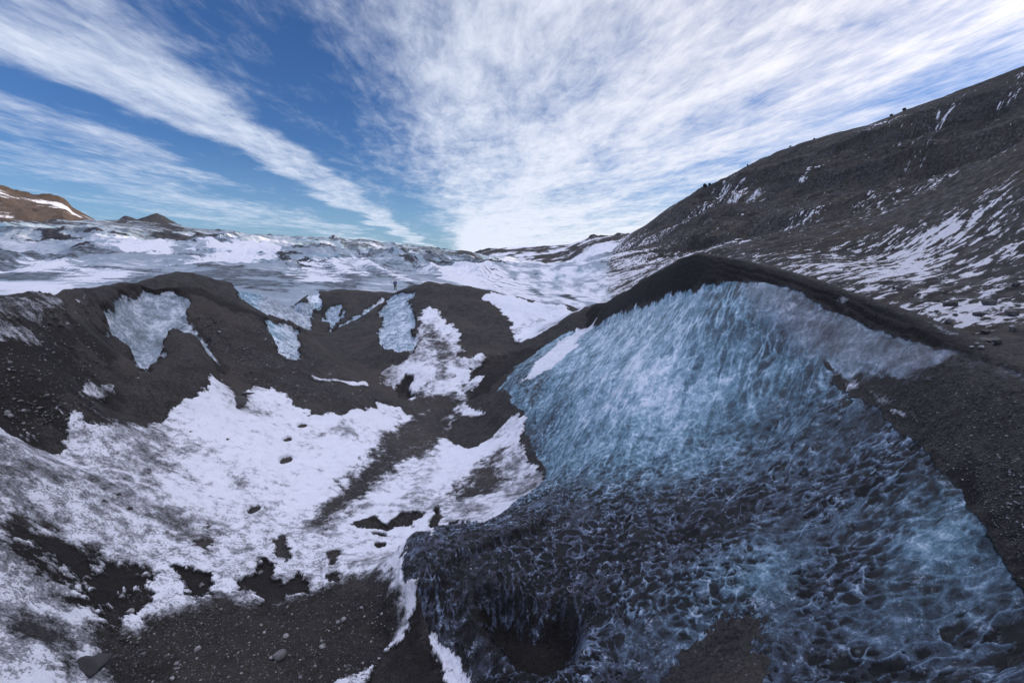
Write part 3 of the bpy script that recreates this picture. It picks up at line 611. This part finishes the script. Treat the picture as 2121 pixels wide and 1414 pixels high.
    grime = m('MULTIPLY', sstep(nz(1.6, 7, .7, .3), .60, .72), sstep(to, .95, .4))
    icol = mix(m('MULTIPLY', grime, .7), icol, mix(f1, (.012, .011, .013), (.06, .055, .06)))
    icf = sstep(m('ADD', ic, m('MULTIPLY', m('SUBTRACT', i1, .5), .8)), .34, .58)
    base = mix(icf, ash, icol)
    base = mix(sf, base, snowc)
    icf2 = m('MULTIPLY', icf, m('SUBTRACT', 1.0, sf))
    rough = m('ADD', m('MULTIPLY', icf2, -.60), .84, clamp=True)
    # bump
    hb = m('ADD', m('ADD', m('MULTIPLY', f4, .10), m('MULTIPLY', f1, .055)), m('MULTIPLY', m('SUBTRACT', 1.0, vor.outputs['Distance']), .018))
    hi = m('ADD', m('MULTIPLY', i2, .028), m('ADD', m('MULTIPLY', i4, .012), m('MULTIPLY', i1, .05)))
    hs = m('ADD', m('MULTIPLY', g1, .016), m('MULTIPLY', g2, .03))
    hh = n('ShaderNodeMix', data_type='FLOAT'); T = mt_.node_tree.links.new
    T(icf, hh.inputs[0]); T(hb, hh.inputs[2]); T(hi, hh.inputs[3])
    h2 = n('ShaderNodeMix', data_type='FLOAT'); T(sf, h2.inputs[0]); T(hh.outputs[0], h2.inputs[2]); T(m('ADD', hs, .02), h2.inputs[3])
    bp = n('ShaderNodeBump', i_Strength=.9, i_Distance=1.0 if not far else 6.0); T(h2.outputs[0], bp.inputs['Height'])
    pb = n('ShaderNodeBsdfPrincipled'); T(base, pb.inputs['Base Color']); T(rough, pb.inputs['Roughness']); T(bp.outputs[0], pb.inputs['Normal'])
    T(m('ADD', m('MULTIPLY', icf2, m('ADD', .12, m('MULTIPLY', to, .25))), .22), pb.inputs['Specular IOR Level'])
    n('ShaderNodeOutputMaterial', pb.outputs[0])
    return mt_
def far_material(name, kind):
    mt_ = bpy.data.materials.new(name); mt_.use_nodes = True
    n, m, mix, ramp, sstep = nt_new(mt_.node_tree)
    tc = n('ShaderNodeTexCoord').outputs['Object']; T = mt_.node_tree.links.new
    def nz(s, d=6, r=.55, dist=0, vec=None): return n('ShaderNodeTexNoise', vec or tc, i_Scale=s, i_Detail=d, i_Roughness=r, i_Distortion=dist).outputs[0]
    sn = attr(n, 'snow')
    if kind == 'glacier':
        a = nz(.06, 9, .62, .4); b = nz(.5, 8, .7); c = nz(.015, 5, .5)
        rock = mix(b, (.008, .008, .010), (.060, .060, .068))
        dirty = mix(a, (.17, .205, .26), (.36, .42, .49))
        dirty = mix(m('MULTIPLY', sstep(c, .48, .68), .55), dirty, (.16, .30, .38))
        base = mix(sstep(m('ADD', sn, m('MULTIPLY', m('SUBTRACT', b, .5), .35)), .10, .24), rock, dirty)
        sf = sstep(m('ADD', sn, m('MULTIPLY', m('SUBTRACT', b, .5), .5)), .36, .86)
        base = mix(sf, base, mix(b, (.60, .60, .68), (.80, .80, .86)))
        hh = m('ADD', m('MULTIPLY', b, .6), m('MULTIPLY', a, 2.0)); rough = .75
    else:
        vr = n('ShaderNodeVectorRotate', tc, rotation_type='Z_AXIS', i_Angle=R(62)).outputs[0]
        mp = n('ShaderNodeMapping', vr, i_Scale=(1, .30, 1.0)).outputs[0]
        a = nz(.09, 9, .66, .5, mp); b = nz(.9, 9, .74, .3, mp); c = nz(.02, 5, .55); d = nz(3.2, 6, .7)
        rock = mix(sstep(b, .28, .74), (.017, .0165, .018), (.155, .148, .153))
        rock = mix(m('MULTIPLY', sstep(a, .44, .62), .75), rock, mix(b, (.026, .021, .018), (.150, .124, .100)))
        rock = mix(m('MULTIPLY', sstep(c, .5, .62), .5), rock, (.05, .049, .054))
        sz = n('ShaderNodeSeparateXYZ', tc).outputs[2]
        bd = n('ShaderNodeTexNoise', n('ShaderNodeCombineXYZ', m('MULTIPLY', c, 3.0), m('MULTIPLY', a, 1.2), m('MULTIPLY', sz, .11)).outputs[0], i_Scale=1.0, i_Detail=4.0).outputs[0]
        rock = mix(m('MULTIPLY', sstep(bd, .47, .56), .62), rock, mix(b, (.012, .011, .012), (.06, .054, .052)))
        vo = n('ShaderNodeTexVoronoi', mp, i_Scale=1.1, feature='F1')
        rock = mix(sstep(vo.outputs['Distance'], .62, .2), mix(.5, rock, (.008, .008, .009)), rock)
        if kind == 'hill': rock = mix(.75, rock, mix(b, (.028, .019, .015), (.15, .105, .080)))
        gr = m('ADD', m('MULTIPLY', m('SUBTRACT', b, .5), 1.0), m('MULTIPLY', m('SUBTRACT', d, .5), .7))
        gr = m('ADD', gr, m('MULTIPLY', m('SUBTRACT', a, .5), .5))
        sf = sstep(m('ADD', sn, m('MULTIPLY', gr, 1.25)), .50, .70)
        base = mix(sf, rock, mix(d, (.62, .62, .70), (.80, .80, .86)))
        hh = m('ADD', m('MULTIPLY', b, 1.1), m('ADD', m('MULTIPLY', a, 4.0), m('MULTIPLY', d, .25))); rough = .9
    bp = n('ShaderNodeBump', i_Strength=.8, i_Distance=1.0); T(hh, bp.inputs['Height'])
    pb = n('ShaderNodeBsdfPrincipled', i_Roughness=rough); T(base, pb.inputs['Base Color']); T(bp.outputs[0], pb.inputs['Normal']); pb.inputs['Specular IOR Level'].default_value = .2
    n('ShaderNodeOutputMaterial', pb.outputs[0])
    return mt_
M_near = ground_material('ash_snow_and_ice'); M_gl = far_material('glacier_surface', 'glacier'); M_mt = far_material('mountain_rock', 'mountain')

def grid_mesh(name, Xg, Yg, Zg, fmask, attrs, material):
    nr, nt = Xg.shape
    idx = np.arange(nr*nt).reshape(nr, nt)
    f = np.stack([idx[:-1, :-1], idx[:-1, 1:], idx[1:, 1:], idx[1:, :-1]], -1)[fmask]
    used, inv = np.unique(f.ravel(), return_inverse=True)
    co = np.stack([Xg.ravel()[used], Yg.ravel()[used], Zg.ravel()[used]], -1).astype(np.float32)
    me = bpy.data.meshes.new(name)
    me.vertices.add(len(used)); me.vertices.foreach_set('co', co.ravel())
    nf = len(f); me.loops.add(nf*4); me.loops.foreach_set('vertex_index', inv.astype(np.int32).ravel()[::1])
    me.polygons.add(nf); me.polygons.foreach_set('loop_start', np.arange(0, nf*4, 4, dtype=np.int32))
    me.polygons.foreach_set('use_smooth', np.ones(nf, bool))
    me.update(calc_edges=True)
    # face normals must point up
    for k, v in attrs.items():
        at = me.attributes.new(k, 'FLOAT', 'POINT'); at.data.foreach_set('value', v.ravel()[used].astype(np.float32))
    me.materials.append(material)
    if me.polygons[0].normal.z < 0: me.flip_normals()
    o = bpy.data.objects.new(name, me); C.objects.link(o); return o

# which face belongs to which piece of land
fc = lambda a: a[:-1, :-1]
ismt = (fc(mt) > .5)
isfar = (fc(RR) > 58) & ~ismt
# the ice mound: its plan outline
mound = np.zeros_like(Q)
cover(mound, 1, [(x, y-1) for x, y, r in crest]+[(2400,1500),(1800,1700),(1100,1600),(990,1480),(955,1414),(890,1330),(872,1250),(832,1222),(838,1130),(900,1100),(1000,1085),(1080,1035),(1128,1002),(1128,975),(1090,880),(1040,805),(1130,712),(1180,685)], .003, .0)
ismound = (fc(mound) > .5) & ~ismt & ~isfar
at_near = dict(snow=snow, ice=ice, tone=tone, cup=cup, cell=cellid, grey=grey, dark=dark); at_far = dict(snow=snow)
o = grid_mesh('ice_hill', X, Y, Z, ismound, at_near, M_near); tag(o, 'blue grey cupped ice mound under a black ash cap filling the right foreground', kind='structure')
o = grid_mesh('ground', X, Y, Z, ~ismt & ~isfar & ~ismound, at_near, M_near); tag(o, 'dark ash ridges round a hollow of thin snow', kind='structure')
o = grid_mesh('glacier', X, Y, Z, isfar, at_far, M_gl); tag(o, 'snow streaked glacier rising beyond the ash ridges', kind='structure')
o = grid_mesh('mountain', X, Y, Z, ismt, at_far, M_mt); tag(o, 'steep dark rocky mountainside on the right, snow streaked at its foot', kind='structure')

# ------------------------------------------------------------------ distant hills, each with its own depth
def far_hill(name, sky_pts, r_front, depth, base_z, label, scale, snowbase, seed, sharp=1., mat=None):
    az = np.array([ray(x, y)[0] for x, y, r in sky_pts]); qq = np.array([ray(x, y)[1] for x, y, r in sky_pts]); rr = np.array([r for x, y, r in sky_pts])
    tt = np.arange(az[0], az[-1], R(.06)); ss = np.linspace(0, 2, 260)
    qc = np.interp(tt, az, qq); rc = np.interp(tt, az, rr)
    S_, T_ = np.meshgrid(ss, tt, indexing='ij')
    Rg = rc[None, :]-depth*(1-S_); zc = (qc*rc)[None, :]
    prof = np.where(S_ < 1, S_**.8, 1-(S_-1)**1.3)
    Zg = base_z+(zc-base_z)*prof
    Xg = Rg*np.sin(T_); Yg = Rg*np.cos(T_)
    body = np.sin(np.clip(S_, 0, 2)*math.pi/2)
    nzv = (ridged(Xg/scale, Yg/scale, 6, .55, seed)-.6)*scale*.35
    Zg = Zg+nzv*np.where(S_ < 1, np.maximum(.12, 1-S_**4), 1)*body*sharp
    slope = np.abs(np.gradient(Zg, axis=0))
    sn = np.clip(snowbase+fbm(Xg/scale*2.2, Yg/scale*2.2, 6, .62, seed+8)*1.6-(ridged(Xg/scale, Yg/scale, 6, .55, seed)-.6)*2.2, 0, 1)
    o = grid_mesh(name, Xg, Yg, Zg, np.ones((len(ss)-1, len(tt)-1), bool), dict(snow=sn), mat or M_hill)
    return tag(o, label, kind='structure')
M_hill = far_material('hill_rock', 'hill')
far_hill('hills', [(-160,400,1500),(-60,385,1500),(0,391,1500),(22,398,1500),(45,404,1500),(92,411,1500),(125,416,1500),(138,422,1500),(150,434,1500),(180,447,1500),(200,458,1500),(216,465,1500),(240,480,1500)], 0, 420, 20, 'sunlit brown snow patched hill beyond the glacier', 110, .52, 101, 1.1)
far_hill('hills', [(960,535,1900),(985,524,1900),(1010,518,1900),(1040,513,1880),(1090,509,1850),(1140,507,1800),(1180,505,1750),(1195,500,1700),(1215,494,1650),(1235,490,1600),(1262,489,1550),(1290,486,1500),(1340,490,1500)], 0, 700, -60, 'snowy flat topped hill at the head of the valley', 130, .66, 111, .9, M_mt)

# ------------------------------------------------------------------ loose stones
M_stone = bpy.data.materials.new('stone'); M_stone.use_nodes = True
n, m, mix, ramp, sstep = nt_new(M_stone.node_tree)
oi = n('ShaderNodeAttribute', attribute_name='shade').outputs['Fac']
tcx = n('ShaderNodeTexCoord').outputs['Object']
na = n('ShaderNodeTexNoise', tcx, i_Scale=30., i_Detail=6.).outputs[0]
c1 = mix(oi, (.022, .021, .023), (.34, .33, .35)); c1 = mix(m('MULTIPLY', na, .6), c1, mix(.5, c1, (.02, .018, .018)))
pb = n('ShaderNodeBsdfPrincipled', i_Roughness=.8); M_stone.node_tree.links.new(c1, pb.inputs['Base Color'])
bpn = n('ShaderNodeBump', i_Strength=.6, i_Distance=.01); M_stone.node_tree.links.new(na, bpn.inputs['Height']); M_stone.node_tree.links.new(bpn.outputs[0], pb.inputs['Normal'])
n('ShaderNodeOutputMaterial', pb.outputs[0])
import bmesh
def ico(sub):
    b = bmesh.new(); bmesh.ops.create_icosphere(b, subdivisions=sub, radius=1)
    v = np.array([x.co[:] for x in b.verts]); f = np.array([[y.index for y in x.verts] for x in b.faces]); b.free(); return v, f
IV1, IF1 = ico(1); IV3, IF3 = ico(3)
def rock_shape(v, s):
    r_ = np.random.default_rng(s)
    out = v.copy()
    for _ in range(9):                                             # planar cuts give broken facets
        d = r_.normal(size=3); d /= np.linalg.norm(d); c = r_.uniform(.45, .85)
        k = out@d; out -= np.outer(np.maximum(0, k-c), d)*.92
    out *= 1+.06*(r_.random(len(v))-.5)[:, None]
    return out*r_.uniform(.65, 1.25, 3)*np.array([1, 1, .7])
def ground_z(x, y):
    a = math.atan2(x, y); b = math.log(math.hypot(x, y))
    j = int(np.searchsorted(th, a)); i = int(np.searchsorted(rh, b)); return float(Z[min(i, NR-1), min(j, NT-1)])
def mesh_from(name, v, f, mat, shade=None, smooth=False):
    me = bpy.data.meshes.new(name); me.from_pydata(v.tolist(), [], f.tolist()); me.update()
    at = me.attributes.new('shade', 'FLOAT', 'POINT'); at.data.foreach_set('value', (np.full(len(v), .3) if shade is None else shade).astype(np.float32))
    me.materials.append(mat)
    if smooth: me.polygons.foreach_set('use_smooth', np.ones(len(me.polygons), bool))
    return me
def inside(p, poly):
    x, y = p; r = False
    for k in range(len(poly)):
        (ax, ay), (bx, by) = poly[k], poly[(k+1) % len(poly)]
        if (ay > y) != (by > y) and x < (bx-ax)*(y-ay)/(by-ay)+ax: r = not r
    return r
def scatter(name, label, regions, sizes, seed):
    r_ = np.random.default_rng(seed); V, Fc, S = [], [], []; off = 0
    shapes = [rock_shape(IV1, 200+k) for k in range(14)]
    for poly, count in regions:
        xs = [p[0] for p in poly]; ys = [p[1] for p in poly]; k = 0
        while k < count:
            px = r_.uniform(min(xs), max(xs)); py = r_.uniform(min(ys), max(ys))
            if not inside((px, py), poly): continue
            k += 1
            a, b = on_ground(px, py); rr_ = math.exp(b); x, y = rr_*math.sin(a), rr_*math.cos(a)
            s = min(sizes[1], sizes[0]/(r_.random()**.45+.05))*.5
            v = shapes[int(r_.integers(14))]*s; c, sn_ = math.cos(k), math.sin(k)
            v = v@np.array([[c, -sn_, 0], [sn_, c, 0], [0, 0, 1]]).T+np.array([x, y, ground_z(x, y)+s*.18])
            V.append(v); Fc.append(IF1+off); off += len(v)
            sh = r_.random()**2.6*.95+.05; S.append(np.full(len(v), sh))
    o = bpy.data.objects.new(name, mesh_from(name, np.concatenate(V), np.concatenate(Fc), M_stone, np.concatenate(S))); C.objects.link(o)
    return tag(o, label, kind='stuff', cat='gravel')
G1 = [(210,1320),(300,1305),(370,1265),(440,1250),(560,1270),(640,1240),(740,1190),(800,1230),(820,1330),(760,1414),(230,1414)]
scatter('gravel', 'small pale and dark stones strewn over the ash at the bottom left', [(G1, 2600)], (.014, .07), 5)
scatter('gravel', 'small stones on the ash flank at the right edge beyond the blue ice', [([(1800,800),(1900,770),(2121,830),(2121,1180),(1990,1000),(1900,890)], 2600)], (.007, .028), 6)
scatter('gravel', 'small stones strewn over the dark slope of the left ridge', [([(0,640),(180,620),(240,800),(200,880),(60,900),(0,860)], 900), ([(400,640),(560,670),(720,760),(800,830),(640,840),(500,790),(430,700)], 1300), ([(870,600),(1000,620),(1040,730),(980,760),(900,660)], 300)], (.03, .13), 8)

def rock(px, py, size, seed, label, shade, name='rock', cat='rock', scale=(1, 1, 1), group=None, sub=IV3, fac=IF3, rmin=2.2, sink=.25):
    a, b = on_ground(px, py, rmin); r_ = math.exp(b); x, y = r_*math.sin(a), r_*math.cos(a)
    v = rock_shape(sub, seed)*size*.5*np.array(scale)
    if name == 'ice_block': v = v*(1+.55*fbm(v[:, 0]*7+v[:, 2]*5, v[:, 1]*7-v[:, 2]*3, 4, .6, 7))[:, None]
    o = bpy.data.objects.new(name, mesh_from(name, v, fac, M_stone, np.full(len(v), shade)))
    o.location = (x, y, ground_z(x, y)+size*.5*.7*scale[2]*(1-2*sink)); o.rotation_euler = (0, 0, seed*1.3)
    C.objects.link(o); return tag(o, label, cat, group)
rock(269,1270,.15,1,'pale rounded stone in the black ash patch at the lower left of the snow',.85)
rock(700,1286,.11,2,'pinkish grey stone, left of the pair lying on bare ash right of the gravel',.55)
rock(711,1281,.10,3,'pale upright stone, right of the pair lying on bare ash right of the gravel',.75)
rock(577,1362,.22,4,'largest grey stone in the bottom gravel, beside a dark hollow',.35)
rock(562,1364,.10,5,'small white stone touching the largest grey stone in the bottom gravel',.9)
rock(591,1312,.09,6,'pale stone above the largest grey stone of the bottom gravel',.8)
rock(667,1336,.09,7,'white pebble alone to the right of the largest grey gravel stone',.85)
rock(515,1279,.07,8,'small pale pebble just below the snow edge in the middle of the bottom gravel',.7)
rock(410,1342,.09,9,'white pebble in the left half of the bottom gravel',.9)
rock(356,1403,.10,10,'pale flat stone at the very bottom edge of the gravel',.8)
rock(190,1402,.42,12,'black snow topped lump of dirty ice at the bottom left corner',.02,'ice_block','ice block',(1.5,.8,.9))
rock(418,955+800-540,.14,13,'pale oval stone in the dark gap of the snow left of centre',.4)
rock(540,1280-97,.10,14,'grey stone set in the dark ash gap in the snow',.3)
rock(498,836,.75,15,'reddish brown slab poking out where the snow meets the left ridge',.10,'rock_slab','rock',(.6,1.6,.5))
rock(505,822,.5,16,'thin dark slab just above the reddish brown slab at the snow edge',.06,'rock_slab','rock',(.5,1.5,.4))
rock(497,848,.3,17,'small dark stone below the reddish brown slab in the snow',.05)
rock(2012,722,.05,18,'left one of three pale chips on the black crest near the right edge',.9)
rock(2022,716,.045,19,'upper one of three pale chips on the black crest near the right edge',.85)
rock(2032,724,.06,20,'right and longest one of three pale chips on the black crest near the right edge',.9)
for i, (px, r0, s) in enumerate([(1467,512,4.5),(1476,508,3),(1838,352,2.0),(1862,346,2.4),(1685,408,1.8),(1637,432,2.0),(1552,470,2)]):
    a = ray(px, 300)[0]; jj = int(np.searchsorted(th, a)); colz = Z[:, jj]/RR[:, jj]; ii = int(np.argmax(colz)); rr_ = float(RR[ii, jj])
    v = rock_shape(IV3, 40+i)*s*.5
    o = bpy.data.objects.new('boulder', mesh_from('boulder', v, IF3, M_stone, np.full(len(v), .03))); C.objects.link(o)
    o.location = (rr_*math.sin(a), rr_*math.cos(a), float(Z[ii, jj])+s*.2)
    tag(o, ['first dark boulder from the left on the mountain skyline', 'second dark boulder from the left on the mountain skyline, touching the first', 'sixth dark boulder from the left on the mountain skyline', 'rightmost dark boulder on the mountain skyline', 'fifth dark boulder from the left on the mountain skyline', 'fourth dark boulder from the left on the mountain skyline', 'third dark boulder from the left on the mountain skyline'][i], 'boulder', 'boulders on the mountain skyline')
for i in range(90):
    px = random.uniform(1560, 2115); py = random.uniform(600, 740)
    a, b = on_ground(px, py, 27)
    if math.exp(b) > 140: continue
    rock(px, py, random.uniform(.25, .9), 300+i, 'grey boulder lying among the snow streaks at the foot of the mountain', random.uniform(.02, .2), 'boulder', 'boulder', (1, 1, 1), 'boulders at the foot of the mountain', IV1, IF1, 27)

# ------------------------------------------------------------------ the person
def simple(name, colr, rough=.8):
    mm_ = bpy.data.materials.new(name); mm_.use_nodes = True
    n, m, mix, ramp, sstep = nt_new(mm_.node_tree)
    nz_ = n('ShaderNodeTexNoise', n('ShaderNodeTexCoord').outputs['Object'], i_Scale=25., i_Detail=4.).outputs[0]
    c_ = mix(nz_, tuple(x*.7 for x in colr), tuple(min(1, x*1.3) for x in colr))
    pb = n('ShaderNodeBsdfPrincipled', i_Roughness=rough); mm_.node_tree.links.new(c_, pb.inputs['Base Color'])
    n('ShaderNodeOutputMaterial', pb.outputs[0]); return mm_
def skin_mesh(name, verts, edges, mat, parent, levels=2, root=0):
    me = bpy.data.meshes.new(name); me.from_pydata([v[:3] for v in verts], edges, []); o = bpy.data.objects.new(name, me); C.objects.link(o)
    sk = o.modifiers.new('skin', 'SKIN'); sk.use_smooth_shade = True
    for i, v in enumerate(verts):
        me.skin_vertices[0].data[i].radius = (v[3], v[4] if len(v) > 4 else v[3]) ; me.skin_vertices[0].data[i].use_root = (i == root)
    o.modifiers.new('sub', 'SUBSURF').levels = levels; o.modifiers['sub'].render_levels = levels
    bpy.context.view_layer.update()
    dg = bpy.context.evaluated_depsgraph_get(); nm = bpy.data.meshes.new_from_object(o.evaluated_get(dg)); o.modifiers.clear(); o.data = nm
    nm.materials.clear(); nm.materials.append(mat); o.parent = parent; return o
a, b = on_ground(819, 601, 60); pr = math.exp(b); pxw, pyw = pr*math.sin(a), pr*math.cos(a)
person = bpy.data.objects.new('person', None); C.objects.link(person); person.location = (pxw, pyw, ground_z(pxw, pyw)-.03); person.rotation_euler = (0, 0, -a+R(12))
psc = (21.0/F*pr*1.03)/1.78; person.scale = (psc,)*3
tag(person, 'person in a blue jacket and black trousers standing on the snowy glacier', 'person')
# body: y is towards the glacier, the back faces the camera
bv = [(0,0,.95,.12,.10),(0,0,1.15,.13,.10),(0,0,1.36,.15,.10),(0,0,1.46,.07,.07),(0,0,1.53,.055,.055),(0,.0,1.60,.075,.085),(0,.0,1.68,.082,.095),(0,0,1.75,.05,.06),
      (-.10,0,.88,.085),(-.12,.0,.50,.06),(-.13,-.01,.10,.042),(-.13,.08,.05,.04),(-.13,.15,.04,.03),(.10,0,.88,.085),(.11,.02,.50,.06),(.12,.01,.10,.042),(.13,.10,.05,.04),(.13,.17,.04,.03),
      (-.19,0,1.40,.055),(-.25,-.02,1.13,.043),(-.22,.06,.90,.03),(-.21,.09,.82,.03),(.19,0,1.40,.055),(.25,-.02,1.14,.043),(.20,.10,.96,.03),(.17,.15,.90,.03)]
be = [(0,1),(1,2),(2,3),(3,4),(4,5),(5,6),(6,7),(0,8),(8,9),(9,10),(10,11),(11,12),(0,13),(13,14),(14,15),(15,16),(16,17),(2,18),(18,19),(19,20),(20,21),(2,22),(22,23),(23,24),(24,25)]
skin_mesh('body', bv, be, simple('skin', (.55, .33, .24)), person)
skin_mesh('jacket', [(0,0,.90,.17,.13),(0,0,1.15,.165,.13),(0,0,1.36,.175,.13),(0,0,1.47,.09,.09),(-.20,0,1.40,.075),(-.26,-.02,1.13,.062),(-.23,.05,.92,.05),(.20,0,1.40,.075),(.26,-.02,1.14,.062),(.21,.09,.97,.05)],
          [(0,1),(1,2),(2,3),(2,4),(4,5),(5,6),(2,7),(7,8),(8,9)], simple('blue_cloth', (.02, .07, .20)), person)
skin_mesh('trousers', [(0,0,.93,.15,.12),(-.10,0,.84,.105),(-.12,0,.50,.08),(-.13,-.01,.12,.065),(.10,0,.84,.105),(.11,.02,.50,.08),(.12,.01,.12,.065)], [(0,1),(1,2),(2,3),(0,4),(4,5),(5,6)], simple('black_cloth', (.012, .012, .018)), person)
for s in (-1, 1): skin_mesh('boot', [(s*.13,-.03,.12,.06),(s*.13,0,.05,.06),(s*.13,.10,.045,.055),(s*.13,.18,.035,.04)], [(0,1),(1,2),(2,3)], simple('boot_leather', (.02, .015, .012)), person, 1)
skin_mesh('helmet', [(0,0,1.70,.105,.12),(0,0,1.76,.095,.11),(0,0,1.80,.05,.06)], [(0,1),(1,2)], simple('orange_shell', (.75, .30, .08), .4), person)
skin_mesh('backpack', [(0,-.15,1.05,.11,.07),(0,-.17,1.22,.12,.08),(0,-.15,1.38,.10,.06)], [(0,1),(1,2)], simple('pack_cloth', (.03, .08, .24)), person)
print('done')
